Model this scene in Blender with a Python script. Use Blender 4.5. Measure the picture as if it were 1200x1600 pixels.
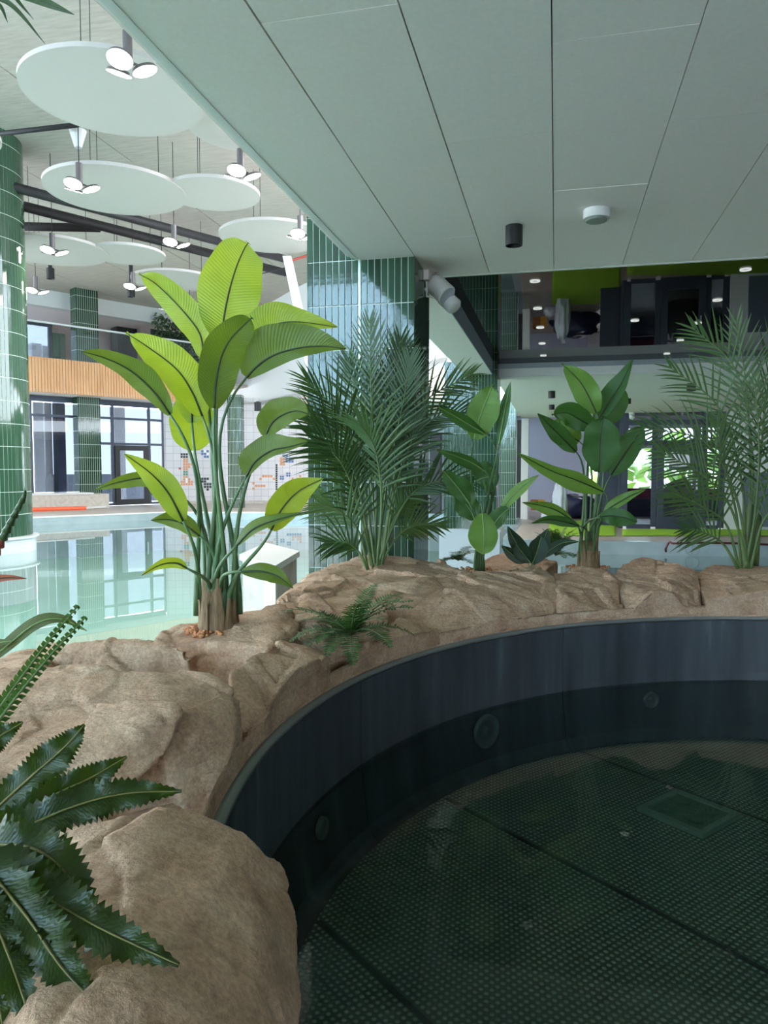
import bpy, bmesh, math, random
import numpy as np
from mathutils import Vector, Matrix, noise

for o in list(bpy.data.objects):
    bpy.data.objects.remove(o)
S = bpy.context.scene
COL = S.collection
random.seed(7)

# ---------------------------------------------------------------- camera
FPX, EYE = 1150.0, 1.45
PIT = math.atan(67 / 1150.0)
YAW = math.atan(268 / 1150.0 * math.cos(PIT))
CAM = Vector((0, 0, EYE))
RIGHT = Vector((math.cos(YAW), math.sin(YAW), 0))
FWD = Vector((-math.sin(YAW) * math.cos(PIT), math.cos(YAW) * math.cos(PIT), -math.sin(PIT)))
UP = RIGHT.cross(FWD)
cd = bpy.data.cameras.new('camera')
cd.lens = FPX / 1600.0 * 36.0
cd.sensor_width = 36.0
cd.clip_start = 0.05
cam = bpy.data.objects.new('camera', cd)
COL.objects.link(cam)
cam.location = CAM
cam.rotation_euler = (math.pi / 2 - PIT, 0, YAW)
S.camera = cam

# ---------------------------------------------------------------- world and exposure
w = bpy.data.worlds.new('world')
S.world = w
w.use_nodes = True
bg = w.node_tree.nodes['Background']
bg.inputs[0].default_value = (0.79, 0.895, 1.0, 1)
bg.inputs[1].default_value = 10.0
S.view_settings.view_transform = 'Standard'
S.view_settings.look = 'None'
S.view_settings.gamma = 1.0
S.view_settings.use_curve_mapping = False
S.view_settings.exposure = 0.58

# ---------------------------------------------------------------- projection helpers (camera survey -> places in metres)
def ray(u, v):
    return RIGHT * ((u - 600) / FPX) + UP * ((800 - v) / FPX) + FWD
def atz(u, v, z):
    r = ray(u, v); return CAM + r * ((z - EYE) / r.z)
def aty(u, v, y):
    r = ray(u, v); return CAM + r * (y / r.y)
def atx(u, v, x):
    r = ray(u, v); return CAM + r * (x / r.x)
def atd(u, v, d):
    return CAM + ray(u, v) * d
def atplane(u, v, p, n):
    r = ray(u, v); return CAM + r * ((Vector(p) - CAM).dot(n) / r.dot(n))

# ---------------------------------------------------------------- object helpers
def tag(o, label=None, cat=None, group=None, kind=None):
    if label: o['label'] = label
    if cat: o['category'] = cat
    if group: o['group'] = group
    if kind: o['kind'] = kind
    return o
def thing(name, loc, label, cat, group=None):
    o = bpy.data.objects.new(name, None)
    o.empty_display_size = 0.1
    COL.objects.link(o)
    o.location = Vector(loc)
    return tag(o, label, cat, group)
def link(name, me, mat=None, parent=None, smooth=False):
    o = bpy.data.objects.new(name, me)
    COL.objects.link(o)
    if mat is not None and not me.materials:
        me.materials.append(mat)
    if parent is not None:
        o.parent = parent
        m = Matrix.Translation(parent.location)
        if parent.parent is not None:
            m = Matrix.Translation(parent.parent.location) @ parent.matrix_parent_inverse @ m
        o.matrix_parent_inverse = m.inverted()
    if smooth:
        me.polygons.foreach_set('use_smooth', [True] * len(me.polygons))
    return o
class MB:
    def __init__(self): self.v = []; self.f = []
    def add(self, vs, fs):
        n = len(self.v); self.v += [tuple(p) for p in vs]; self.f += [tuple(i + n for i in f) for f in fs]
        return self
    def hexa(self, p):   # 8 corners: bottom 4 then top 4
        return self.add(p, [(3, 2, 1, 0), (4, 5, 6, 7), (0, 1, 5, 4), (1, 2, 6, 5), (2, 3, 7, 6), (3, 0, 4, 7)])
    def box(self, x0, x1, y0, y1, z0, z1):
        return self.hexa([(x0, y0, z0), (x1, y0, z0), (x1, y1, z0), (x0, y1, z0),
                          (x0, y0, z1), (x1, y0, z1), (x1, y1, z1), (x0, y1, z1)])
    def obox(self, c, ax, ay, az):   # centre and three half-axis vectors
        c, ax, ay, az = Vector(c), Vector(ax), Vector(ay), Vector(az)
        return self.hexa([c - ax - ay - az, c + ax - ay - az, c + ax + ay - az, c - ax + ay - az,
                          c - ax - ay + az, c + ax - ay + az, c + ax + ay + az, c - ax + ay + az])
    def prism(self, poly, z0, z1):
        n = len(poly)
        vs = [(p[0], p[1], z0) for p in poly] + [(p[0], p[1], z1) for p in poly]
        fs = [tuple(range(n))[::-1], tuple(range(n, 2 * n))] + [(i, (i + 1) % n, n + (i + 1) % n, n + i) for i in range(n)]
        return self.add(vs, fs)
    def disc(self, c, r, z0, z1, n=48):
        return self.prism([(c[0] + r * math.cos(2 * math.pi * i / n), c[1] + r * math.sin(2 * math.pi * i / n)) for i in range(n)], z0, z1)
    def tube(self, pts, rad, n=8, cap=True):
        pts = [Vector(p) for p in pts]
        if not isinstance(rad, (list, tuple)): rad = [rad] * len(pts)
        t0 = (pts[1] - pts[0]).normalized()
        a = t0.orthogonal().normalized()
        vs, fs = [], []
        for i, p in enumerate(pts):
            t = (pts[min(i + 1, len(pts) - 1)] - pts[max(i - 1, 0)])
            if t.length < 1e-9: t = t0
            t = t.normalized()
            a = (a - t * a.dot(t)).normalized(); b = t.cross(a)
            for k in range(n):
                an = 2 * math.pi * k / n
                vs.append(p + (a * math.cos(an) + b * math.sin(an)) * rad[i])
        for i in range(len(pts) - 1):
            for k in range(n):
                fs.append((i * n + k, i * n + (k + 1) % n, (i + 1) * n + (k + 1) % n, (i + 1) * n + k))
        if cap:
            fs.append(tuple(range(n))[::-1]); fs.append(tuple((len(pts) - 1) * n + k for k in range(n)))
        return self.add(vs, fs)
    def mesh(self, name):
        me = bpy.data.meshes.new(name); me.from_pydata(self.v, [], self.f); me.update(); return me
    def build(self, name, mat, parent=None, smooth=False):
        return link(name, self.mesh(name), mat, parent, smooth)
def spline(pts, n):
    """Catmull-Rom through pts (tuples of any length), n samples"""
    P = [np.array(p, float) for p in pts]
    if len(P) == 2: P = [P[0], (P[0] + P[1]) / 2, P[1]]
    P = [2 * P[0] - P[1]] + P + [2 * P[-1] - P[-2]]
    m = len(P) - 3; out = []
    for i in range(n):
        s = i / (n - 1) * m; k = min(int(s), m - 1); t = s - k
        a, b, c, d = P[k:k + 4]
        out.append(.5 * (2 * b + (c - a) * t + (2 * a - 5 * b + 4 * c - d) * t * t + (3 * b - a - 3 * c + d) * t ** 3))
    return out

# ---------------------------------------------------------------- materials
def sr(r, g, b):
    f = lambda c: (c / 255 / 12.92) if c / 255 <= .04045 else ((c / 255 + .055) / 1.055) ** 2.4
    return (f(r), f(g), f(b), 1)
def mat(name, col, rough=.5, metal=0.0, spec=None, emit=None, estr=0, trans=0, ior=None, coat=0, alpha=None):
    m = bpy.data.materials.new(name); m.use_nodes = True
    b = m.node_tree.nodes['Principled BSDF']
    b.inputs['Base Color'].default_value = col
    b.inputs['Roughness'].default_value = rough
    b.inputs['Metallic'].default_value = metal
    if spec is not None: b.inputs['Specular IOR Level'].default_value = spec
    if ior: b.inputs['IOR'].default_value = ior
    if trans: b.inputs['Transmission Weight'].default_value = trans
    if coat: b.inputs['Coat Weight'].default_value = coat; b.inputs['Coat Roughness'].default_value = .05
    if emit: b.inputs['Emission Color'].default_value = emit; b.inputs['Emission Strength'].default_value = estr
    return m
def N(m, t, **kw):
    n = m.node_tree.nodes.new(t)
    for k, v in kw.items(): setattr(n, k, v)
    return n
def L(m, a, b): m.node_tree.links.new(a, b)
def bsdf(m): return m.node_tree.nodes['Principled BSDF']
def coord(m, kind='Object', scale=(1, 1, 1), rot=(0, 0, 0)):
    tc = N(m, 'ShaderNodeTexCoord'); mp = N(m, 'ShaderNodeMapping')
    mp.inputs['Scale'].default_value = scale; mp.inputs['Rotation'].default_value = rot
    L(m, tc.outputs[kind], mp.inputs['Vector']); return mp.outputs['Vector']
def noisen(m, vec, scale, detail=5, rough=.55, dist=0.0):
    n = N(m, 'ShaderNodeTexNoise'); n.inputs['Scale'].default_value = scale
    n.inputs['Detail'].default_value = detail; n.inputs['Roughness'].default_value = rough
    n.inputs['Distortion'].default_value = dist
    L(m, vec, n.inputs['Vector']); return n.outputs['Fac']
def ramp(m, fac, stops):
    r = N(m, 'ShaderNodeValToRGB'); e = r.color_ramp.elements
    while len(e) < len(stops): e.new(.5)
    for i, (p, c) in enumerate(stops): e[i].position = p; e[i].color = c
    L(m, fac, r.inputs['Fac']); return r.outputs['Color']
def bump(m, h, strength=.3, dist=.01, b=None):
    n = N(m, 'ShaderNodeBump'); n.inputs['Strength'].default_value = strength; n.inputs['Distance'].default_value = dist
    L(m, h, n.inputs['Height']); L(m, n.outputs['Normal'], (b or bsdf(m)).inputs['Normal']); return n
def noisy(name, c0, c1, scale, rough=.6, bs=.15, bd=.004, lo=.3, hi=.7, stretch=(1, 1, 1), spec=None, detail=6):
    m = mat(name, c0, rough, spec=spec)
    v = coord(m, 'Object', stretch); f = noisen(m, v, scale, detail)
    L(m, ramp(m, f, [(lo, c0), (hi, c1)]), bsdf(m).inputs['Base Color'])
    if bs: bump(m, f, bs, bd)
    return m

M = {}
M['panel'] = noisy('ceiling_panel_paint', sr(230, 220, 216), sr(236, 226, 222), 60, .75, .08, .001)
M['white'] = mat('white_paint', sr(212, 211, 208), .6)
M['whitegloss'] = mat('white_gloss', sr(218, 219, 218), .25)
M['sail'] = mat('acoustic_sail', sr(196, 186, 181), .9, spec=.1)
M['void'] = mat('dark_joint', sr(30, 32, 32), .9)
M['conc'] = noisy('board_marked_concrete', sr(172, 162, 152), sr(192, 184, 174), 2.2, .8, .2, .006, .3, .75, (1, 6, 1))
M['conc2'] = noisy('pale_concrete', sr(176, 166, 154), sr(196, 188, 178), 9, .8, .15, .003)
M['deck'] = noisy('wet_deck_tile', sr(172, 160, 150), sr(188, 178, 168), 6, .45, .05, .002)
M['grout'] = mat('white_grout', sr(214, 224, 214), .7)
def tile_material():
    m = mat('green_glazed_tile', sr(40, 92, 58), .07, spec=.6)
    oi = N(m, 'ShaderNodeObjectInfo')
    c = ramp(m, oi.outputs['Random'], [(0, sr(34, 60, 44)), (.5, sr(42, 70, 52)), (1, sr(52, 82, 62))])
    L(m, c, bsdf(m).inputs['Base Color'])
    v = coord(m, 'Object'); bump(m, noisen(m, v, 14, 2), .12, .004)
    return m
M['tile'] = tile_material()
M['tiletrim'] = mat('steel_joint_trim', sr(190, 200, 192), .3, .6)
M['blackgloss'] = mat('black_stretch_ceiling', sr(5, 6, 6), .015, ior=1.12)
M['darkmetal'] = mat('dark_grey_aluminium', sr(60, 66, 80), .4, .3)
M['black'] = mat('black_paint', sr(18, 18, 20), .45)
M['pipe'] = mat('black_pipe', sr(42, 38, 40), .6)
M['greyfascia'] = mat('grey_fascia', sr(150, 156, 164), .6)
M['steel'] = noisy('brushed_pool_steel', sr(160, 174, 178), sr(176, 190, 194), 3, .28, .02, .002)
bsdf(M['steel']).inputs['Metallic'].default_value = .4
M['poolwhite'] = mat('white_pool_lining', sr(196, 200, 202), .2)
M['poolfloor'] = noisy('mint_pool_floor', sr(138, 174, 162), sr(146, 180, 168), 1.2, .5, .0, .002)
def wood():
    m = noisy('oak_slat', sr(218, 160, 112), sr(236, 182, 134), 4, .55, .05, .002, .3, .7, (1, 1, .2)); return m
M['wood'] = wood()
def schlick(m, f0, normal=None):
    lw = N(m, 'ShaderNodeLayerWeight'); lw.inputs['Blend'].default_value = .5
    if normal is not None: L(m, normal, lw.inputs['Normal'])
    p = N(m, 'ShaderNodeMath', operation='POWER'); p.inputs[1].default_value = 5; L(m, lw.outputs['Facing'], p.inputs[0])
    a = N(m, 'ShaderNodeMath', operation='MULTIPLY_ADD'); a.inputs[1].default_value = 1 - f0; a.inputs[2].default_value = f0; L(m, p.outputs[0], a.inputs[0])
    return a.outputs[0]
def thin_glass(name, tint, fac=.06):
    m = bpy.data.materials.new(name); m.use_nodes = True; nt = m.node_tree; nt.nodes.remove(bsdf(m))
    out = nt.nodes['Material Output']
    t = N(m, 'ShaderNodeBsdfTransparent'); t.inputs[0].default_value = tint
    g = N(m, 'ShaderNodeBsdfGlossy'); g.inputs['Roughness'].default_value = .0
    mx = N(m, 'ShaderNodeMixShader'); L(m, schlick(m, .04), mx.inputs[0]); L(m, t.outputs[0], mx.inputs[1]); L(m, g.outputs[0], mx.inputs[2])
    L(m, mx.outputs[0], out.inputs['Surface']); return m
M['glass'] = thin_glass('clear_glass', (.50, .54, .58, 1))
M['tintglass'] = thin_glass('solar_glass', (.27, .285, .31, 1))
M['blueglass'] = thin_glass('blue_solar_glass', (.60, .83, 1.0, 1))
M['railglass'] = thin_glass('rail_glass', (.92, .95, .96, 1))
def water(name, tint, bs=.02, sc=2.5, ior=1.33):
    m = bpy.data.materials.new(name); m.use_nodes = True; nt = m.node_tree; nt.nodes.remove(bsdf(m))
    out = nt.nodes['Material Output']
    t = N(m, 'ShaderNodeBsdfTransparent'); t.inputs[0].default_value = tint
    g = N(m, 'ShaderNodeBsdfGlossy'); g.inputs['Roughness'].default_value = .0
    mx = N(m, 'ShaderNodeMixShader'); L(m, t.outputs[0], mx.inputs[1]); L(m, g.outputs[0], mx.inputs[2])
    L(m, mx.outputs[0], out.inputs['Surface'])
    v = coord(m, 'Object'); h = noisen(m, v, sc, 2)
    b = N(m, 'ShaderNodeBump'); b.inputs['Strength'].default_value = bs; b.inputs['Distance'].default_value = .02
    L(m, h, b.inputs['Height']); L(m, b.outputs[0], g.inputs['Normal']); L(m, schlick(m, .02, b.outputs[0]), mx.inputs[0])
    return m
M['water'] = water('pool_water', (.93, .985, .965, 1), .015, 1.2)
M['tubwater'] = water('tub_water', (.55, .64, .60, 1), .03, 2.0)
# ================================================================ SETTING
def struct(name, mb, m, parent=None, smooth=False):
    o = mb.build(name, m, parent, smooth)
    if parent is None: o['kind'] = 'structure'
    return o
ZA, ZB, ZC, ZH = 2.88, 3.0, 2.81, 8.15      # near soffit, black ceiling, far soffit, hall ceiling
WZ = -0.26                                 # main pool water
XE = -1.335                                # hall side edge of the near soffit
YC = 4.95                                  # front face of the big tiled column
YB = 11.08                                 # far end of the black ceiling

# --- near soffit: void board above, separate panels with open joints
ceil = struct('ceiling', MB().box(XE, 8.0, -9.8, 5.5, ZA + .03, ZA + .1), M['void'])
xs = [XE, -.943, -.488, -.031, .436, .892, 1.348, 1.804, 2.26, 2.716, 3.2, 3.7]
cut = {0: [3.1, 1.2], 1: [3.81, 4.62, 2.3], 2: [3.29, 1.9], 3: [3.30, 3.98, 2.62], 4: [3.305, 1.8], 5: [3.7, 2.4], 6: [3.3, 1.9], 7: [3.8], 8: [3.3], 9: [3.6], 10: [3.2]}
for i in range(len(xs) - 1):
    ys = [-9.8, -5, -2] + sorted(cut[i]) + [5.5]
    gl, gr = (.0035, .0035) if i in (0, 1) else (.002, .002)
    for a, b in zip(ys[:-1], ys[1:]):
        dz = random.uniform(-.0012, .0012)
        x0, x1 = xs[i] + (gr if i else 0), xs[i + 1] - gl
        link('ceiling_panel', MB().box(x0, x1, a + .0012, b - .0012, ZA + dz, ZA + .031).mesh('ceiling_panel'), M['panel'], ceil)
struct('ceiling_panel_strip', MB().box(3.7, 8, -9.8, 5.5, ZA, ZA + .031), M['panel'], ceil)
tr = struct('trim_1', MB().box(XE - .02, XE, -9.8, YC, ZA - .004, ZA + .2), M['white'])
link('trim_bead', MB().box(XE - .052, XE - .02, -9.8, YC, ZA + .012, ZA + .2).mesh('trim_bead'), M['white'], tr)
link('trim_bead', MB().box(XE - .075, XE - .052, -9.8, YC, ZA + .022, ZA + .2).mesh('trim_bead'), M['panel'], tr)
struct('trim_2', MB().box(-.92, 8, 5.5, 5.53, ZA - .006, ZB + .2), M['white'])
# hall-side wall above the soffit
struct('wall_upper', MB().box(XE - .02, XE + .15, -9.8, 12, ZA + .12, ZH), M['white'])
# black stretch ceiling and its surrounding bulkheads
struct('ceiling_black', MB().box(-.90, 8, 5.5, YB + .02, ZB, ZB + .1), M['blackgloss'])
struct('trim_3', MB().box(-1.30, -.905, 5.3, YB + .3, ZC, ZH), M['panel'])        # bulkhead along the columns
struct('trim_4', MB().box(-.905, -.895, 5.5, YB, ZC - .004, ZB - .001), M['greyfascia'])
c2 = struct('ceiling_far', MB().box(-.905, 8, YB, 20.0, ZC, ZC + .2), M['panel'])
struct('trim_5', MB().box(-.9, 8, YB - .02, YB, ZC - .004, ZC + .115), M['white'])
struct('trim_6', MB().box(-.9, 8, YB - .012, YB + .02, ZC + .115, ZB - .001), M['greyfascia'])
struct('ceiling_lobby', MB().box(-6, 9, 20.0, 27.2, 3.25, 3.4), M['panel'])
struct('trim_7', MB().box(-.905, 1.3, 19.98, 20.0, ZC, 3.3), M['panel'])

# --- tub: ring of dark steel
TC = Vector((1.492, 2.19)); TR = 2.343; RIMZ = .60; TW = .25; TF = -.06
def ringpt(a, r, z): return (TC.x + r * math.cos(a), TC.y + r * math.sin(a), z)

# --- main pool (shell, water, far edges)
pw = MB()
step = .5
SHORE = [(-26, 10), (-17.3, 16.8), (-12.9, 22.6), (-5.2, 24.2), (-1.0, 24.6), (-1.0, 15.33), (9, 15.72)]
PF = MB(); PF.box(-27, 9, -9.5, 26, -1.35, -1.3)
floorp = struct('floor_pool', PF, M['poolfloor'])
# water sheet with a round hole where the rock island and tub stand
outer = [(-27, -9.5), (9, -9.5), (9, 26), (-27, 26)]
bm = bmesh.new()
n = 64
ring = [bm.verts.new((TC.x + 2.62 * math.cos(2 * math.pi * i / n), TC.y + 2.62 * math.sin(2 * math.pi * i / n), WZ)) for i in range(n)]
def ray_rect(a):
    dx, dy = math.cos(a), math.sin(a); t = 1e9
    if dx > 0: t = min(t, (7.98 - TC.x) / dx)
    if dx < 0: t = min(t, (-26.85 - TC.x) / dx)
    if dy > 0: t = min(t, (26 - TC.y) / dy)
    if dy < 0: t = min(t, (-9.5 - TC.y) / dy)
    return (TC.x + dx * t, TC.y + dy * t, WZ)
oring = [bm.verts.new(ray_rect(2 * math.pi * i / n)) for i in range(n)]
for i in range(n):
    bm.faces.new((ring[i], oring[i], oring[(i + 1) % n], ring[(i + 1) % n]))
me = bpy.data.meshes.new('pool_water'); bm.to_mesh(me); bm.free()
pwo = link('pool_water', me, M['water']); tag(pwo, 'calm pale turquoise water filling the main swimming pool', 'pool water', kind='stuff')
# far shore: deck with a steel pool wall below its edge
deck = struct('floor', MB().prism([(-28, 8.2), (-26, 10), (-17.3, 16.8), (-12.9, 22.6), (-5.2, 24.2), (-1.0, 24.6), (-1.0, 15.33), (9, 15.72), (9, 34), (-11, 31.5), (-16.0, 27.9), (-28, 8.2 + .1)], -.06, 0.0), M['deck'])
for a, b in zip(SHORE[:-1], SHORE[1:]):
    d = (Vector(b) - Vector(a)).normalized(); nn = Vector((d.y, -d.x))
    a2, b2 = Vector(a) + nn * .03, Vector(b) + nn * .03
    link('pool_wall', MB().prism([a2, b2, b, a], -1.3, -.02).mesh('pool_wall'), M['steel'], deck)
    a3, b3 = Vector(a) + nn * .06 , Vector(b) + nn * .06
    link('deck_edge', MB().prism([a3, b3, Vector(b) - nn * .12, Vector(a) - nn * .12], -.035, .006).mesh('deck_edge'), M['white'] if b[1] > 20 else M['steel'], deck)

# --- hall ceiling of concrete planks
def yw(x): return min(31.0, 26.4 + (x + 16.7) * .854 / .52 + 1.3)
hc = struct('ceiling_hall', MB().prism([(-27.2, -10), (XE, -10), (XE, 31), (-14.8, 31), (-27.2, yw(-27.2))], ZH + .06, ZH + .2), M['void'])
for k in range(10):
    x0 = -27.3 + k * 2.6; x1 = min(x0 + 2.588, XE); x0 += .012
    link('ceiling_slab', MB().prism([(x0, -10), (x1, -10), (x1, yw(x1)), (x0, yw(x0))], ZH, ZH + .07).mesh('ceiling_slab'), M['conc'], hc)

# --- window wall of the hall, seen to the left
WP = Vector((-16.7, 26.4, 0)); WD = Vector((.52, .854, 0)).normalized(); WN = Vector((WD.y, -WD.x, 0))
def W(s, off, z): return WP + WD * s + WN * off + Vector((0, 0, z))
def wpix(u, v, off=0.0):
    p = atplane(u, v, WP + WN * off, WN); q = p - WP; return q.dot(WD), p.z
def wbox(mb, s0, s1, o0, o1, z0, z1):
    return mb.hexa([W(s0, o0, z0), W(s1, o0, z0), W(s1, o1, z0), W(s0, o1, z0), W(s0, o0, z1), W(s1, o0, z1), W(s1, o1, z1), W(s0, o1, z1)])
BO = 1.3                                    # balcony front stands this far before the window wall
fb = wpix(140, 618, BO)[1]; ft = wpix(140, 566, BO)[1]; rt = wpix(140, 513, BO)[1]
s_l = wpix(0, 600)[0] - 6; s_r = wpix(256, 700)[0]
zs = wpix(90, 772)[1]; zt = fb - .12
zbar = wpix(90, 650)[1]
print('balcony', fb, ft, rt, 'wall s', s_l, s_r, 'sill', zs, 'bar', zbar)
def window(name, s0, s1, z0, z1, bars_s, bars_z, fr=.09, gm='tintglass'):
    f = MB()
    wbox(f, s0, s0 + fr, -.06, .06, z0, z1); wbox(f, s1 - fr, s1, -.06, .06, z0, z1)
    wbox(f, s0 + fr, s1 - fr, -.06, .06, z0, z0 + fr); wbox(f, s0 + fr, s1 - fr, -.06, .06, z1 - fr, z1)
    for b in bars_s: wbox(f, b - fr / 2, b + fr / 2, -.05, .05, z0 + fr, z1 - fr)
    for b in bars_z: wbox(f, s0 + fr, s1 - fr, -.045, .045, b - fr / 2, b + fr / 2)
    o = struct(name, f, M['darkmetal'])
    ss = [s0 + fr] + sorted(bars_s) + [s1 - fr]; zz = [z0 + fr] + sorted(bars_z) + [z1 - fr]
    for a, b in zip(ss[:-1], ss[1:]):
        for c, d in zip(zz[:-1], zz[1:]):
            link('pane', wbox(MB(), a + .04, b - .04, -.012, .012, c + .04, d - .04).mesh('pane'), M[gm], o)
    return o
sA, sB = wpix(42, 700)[0], wpix(138, 700)[0]
window('window_1', s_l, sA + .1, .02, zt, [s_l + 2.5, s_l + 5], [zbar])
window('window_2', sA + .1, sB, zs - .05, zt, [], [zbar])
sC, sD, sE, sF = [wpix(u, 700)[0] for u in (140, 176, 233, 255)]
zd = wpix(205, 694)[1]
zb2 = wpix(205, 655)[1]
window('window_3', sB, sF, .02, zt, [sD, sE], [zb2, zd])
# lower wall under the sill, soffit above
struct('wall_sill', wbox(MB(), s_l, sB, -.15, .1, -.05, zs), M['conc2'])
struct('ceiling_balcony', wbox(MB(), s_l, s_r + 4, -.2, BO, fb + .01, fb + .12), M['panel'])
struct('wall_head', wbox(MB(), s_l, sF, -.2, .0, zt, fb + .01), M['darkmetal'])
# glass door leaf in window_3
dr = struct('door_1', MB(), M['black'])
dm = MB(); a, b, z0, z1 = sD + .06, sE - .06, .03, zd - .06
wbox(dm, a, a + .2, .0, .09, z0, z1); wbox(dm, b - .2, b, .0, .09, z0, z1); wbox(dm, a + .2, b - .2, .0, .09, z0, z0 + .22); wbox(dm, a + .2, b - .2, .0, .09, z1 - .2, z1)
dr.data = dm.mesh('door_1'); dr.data.materials.append(M['black'])
link('door_handle', wbox(MB(), b - .16, b - .11, .09, .15, 1.0, 1.5).mesh('door_handle'), M['steel'], dr)
# pale blocks and mullions outside the glass (building across the yard)
ob = thing('facade_block', W(2, -7, -.5), 'pale facade of the neighbouring block outside the hall window', 'building')
for (u0, u1, v0, o1) in ((54, 69, 652, -6.0), (71, 82, 655, -6.4), (180, 196, 655, -6.0)):
    q0, q1 = wpix(u0, 700, o1)[0], wpix(u1, 700, o1)[0]
    link('pier', wbox(MB(), q0, q1, o1 - .5, o1, -.5, 7).mesh('pier'), M['white'], ob)
q0, q1 = wpix(90, 700, -6)[0], wpix(103, 700, -6)[0]
link('dark_pier', wbox(MB(), q0, q1, -6.5, -6, -.5, 7).mesh('dark_pier'), M['darkmetal'], ob)
q0, q1 = wpix(30, 700, -7)[0], wpix(260, 700, -7)[0]
link('parapet', wbox(MB(), q0, q1, -7.4, -7, -.5, 1.2).mesh('parapet'), M['greyfascia'], ob)
# mosaic wall
PCN = W(s_r, 0, 0); PM2 = Vector((-10.6, 29.86, 0)); MD = (PM2 - PCN).normalized(); MN = Vector((MD.y, -MD.x, 0))
def MW(s, off, z): return PCN + MD * s + MN * off + Vector((0, 0, z))
def mpix(u, v, off=0.0):
    p = atplane(u, v, PCN + MN * off, MN); q = p - PCN; return q.dot(MD), p.z
def mbox(mb, s0, s1, o0, o1, z0, z1):
    return mb.hexa([MW(s0, o0, z0), MW(s1, o0, z0), MW(s1, o1, z0), MW(s0, o1, z0), MW(s0, o0, z1), MW(s1, o0, z1), MW(s1, o1, z1), MW(s0, o1, z1)])
def walltile():
    m = mat('white_wall_tile', sr(206, 202, 204), .3)
    br = N(m, 'ShaderNodeTexBrick'); br.offset = 0
    br.inputs['Color1'].default_value = sr(212, 206, 206); br.inputs['Color2'].default_value = sr(204, 199, 200); br.inputs['Mortar'].default_value = sr(180, 176, 178)
    br.inputs['Scale'].default_value = 1; br.inputs['Brick Width'].default_value = .3; br.inputs['Row Height'].default_value = .3; br.inputs['Mortar Size'].default_value = .012
    ang = math.atan2(MD.y, MD.x)
    v = coord(m, 'Object', (1, 1, 1), (0, 0, -ang))
    sp = N(m, 'ShaderNodeSeparateXYZ'); cb = N(m, 'ShaderNodeCombineXYZ'); L(m, v, sp.inputs[0]); L(m, sp.outputs[0], cb.inputs[0]); L(m, sp.outputs[2], cb.inputs[1])
    L(m, cb.outputs[0], br.inputs['Vector']); L(m, br.outputs['Color'], bsdf(m).inputs['Base Color']); return m
M['walltile'] = walltile()
wm = struct('wall_mosaic', mbox(MB(), 0, 14, -.2, 0, -.1, fb + .3), M['walltile'])
struct('baseboard_mosaic', mbox(MB(), 0, 14, 0, .06, 0, .12), M['conc2'])
# parapet wall of the upper floor, curving towards the viewer
PB = [atz(300, 645, fb), atz(375, 638, fb), atz(425, 629, fb), atz(470, 619, fb), atz(560, 602, fb), atz(700, 566, fb)]
PB = [Vector(p) for p in spline([tuple(p) for p in PB], 24)]
m = MB()
for i in range(len(PB) - 1):
    a, b = PB[i], PB[i + 1]; d = Vector((b - a)).normalized(); nn = Vector((d.y, -d.x, 0)) * -.15
    m.hexa([a, b, b + nn, a + nn] + [Vector((q.x, q.y, ZH)) for q in (a, b, b + nn, a + nn)])
struct('wall_parapet', m, M['white'])
poly = [(p.x, p.y) for p in PB[::-1]] + [tuple(W(s_r - 1, BO, 0))[:2], tuple(W(s_r, 0, 0))[:2]] + [tuple(MW(14, 0, 0))[:2]]
struct('ceiling_mezzanine', MB().prism(poly, fb + .02, fb + .15), M['panel'])
# balcony front
fr_s0, fr_s1 = s_l, wpix(335, 640, BO)[0]
fo = struct('wall_balcony', wbox(MB(), fr_s0, fr_s1, BO - .1, BO, fb, ft), M['wood'])
m = MB(); s = fr_s0
while s < fr_s1:
    wbox(m, s, s + .075, BO, BO + .03, fb, ft); s += .105
sl = m.build('slat_cladding', M['wood'], fo); sl['kind'] = 'stuff'
# glass balustrade
bal = thing('glass_balustrade', W(fr_s0, BO, ft), 'frameless glass balustrade with a pale handrail on the wooden balcony', 'railing')
s = fr_s0
while s < fr_s1 - .1:
    e = min(s + 1.9, fr_s1)
    link('pane', wbox(MB(), s + .02, e - .02, BO - .06, BO - .045, ft, rt - .02).mesh('pane'), M['railglass'], bal); s = e
link('handrail', wbox(MB(), fr_s0, fr_s1, BO - .09, BO - .02, rt - .03, rt + .03).mesh('handrail'), M['whitegloss'], bal)
# upper floor wall, beam and window behind the balcony
zbm = wpix(140, 489, -.6)[1]
struct('wall_upper_beam', wbox(MB(), s_l, s_r + 6, -1.0, -.6, zbm, ZH), M['white'])
struct('ceiling_upper', wbox(MB(), s_l, s_r + 6, -4.2, -1.0, zbm + .02, zbm + .2), M['panel'])
U0, U1, U2 = [wpix(u, 540, -4.0)[0] for u in (30, 76, 82)]
M['mauve'] = mat('mauve_wall', sr(150, 128, 122), .7)
struct('wall_upper_back', wbox(MB(), U2, s_r + 8, -4.2, -4.0, ft - .3, zbm + .1), M['mauve'])
struct('floor_balcony', wbox(MB(), s_l, s_r + 8, -4.2, BO - .1, ft - .35, ft - .25), M['deck'])
u4 = wpix(140, 540, -4.0)[0]
window('window_4', s_l, U2, 0, 1, [], []) if False else None
f = MB()
for q in (s_l, U0, U1): wbox(f, q, q + .14, -4.1, -3.95, ft - .2, zbm)
wbox(f, s_l, U2, -4.1, -3.95, zbm - .12, zbm)
w4 = struct('window_4', f, M['darkmetal'])
link('pane', wbox(MB(), s_l, U2, -4.04, -4.02, ft - .2, zbm - .12).mesh('pane'), M['tintglass'], w4)
gq0, gq1 = wpix(83, 540, -3.9)[0], wpix(102, 540, -3.9)[0]
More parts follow.
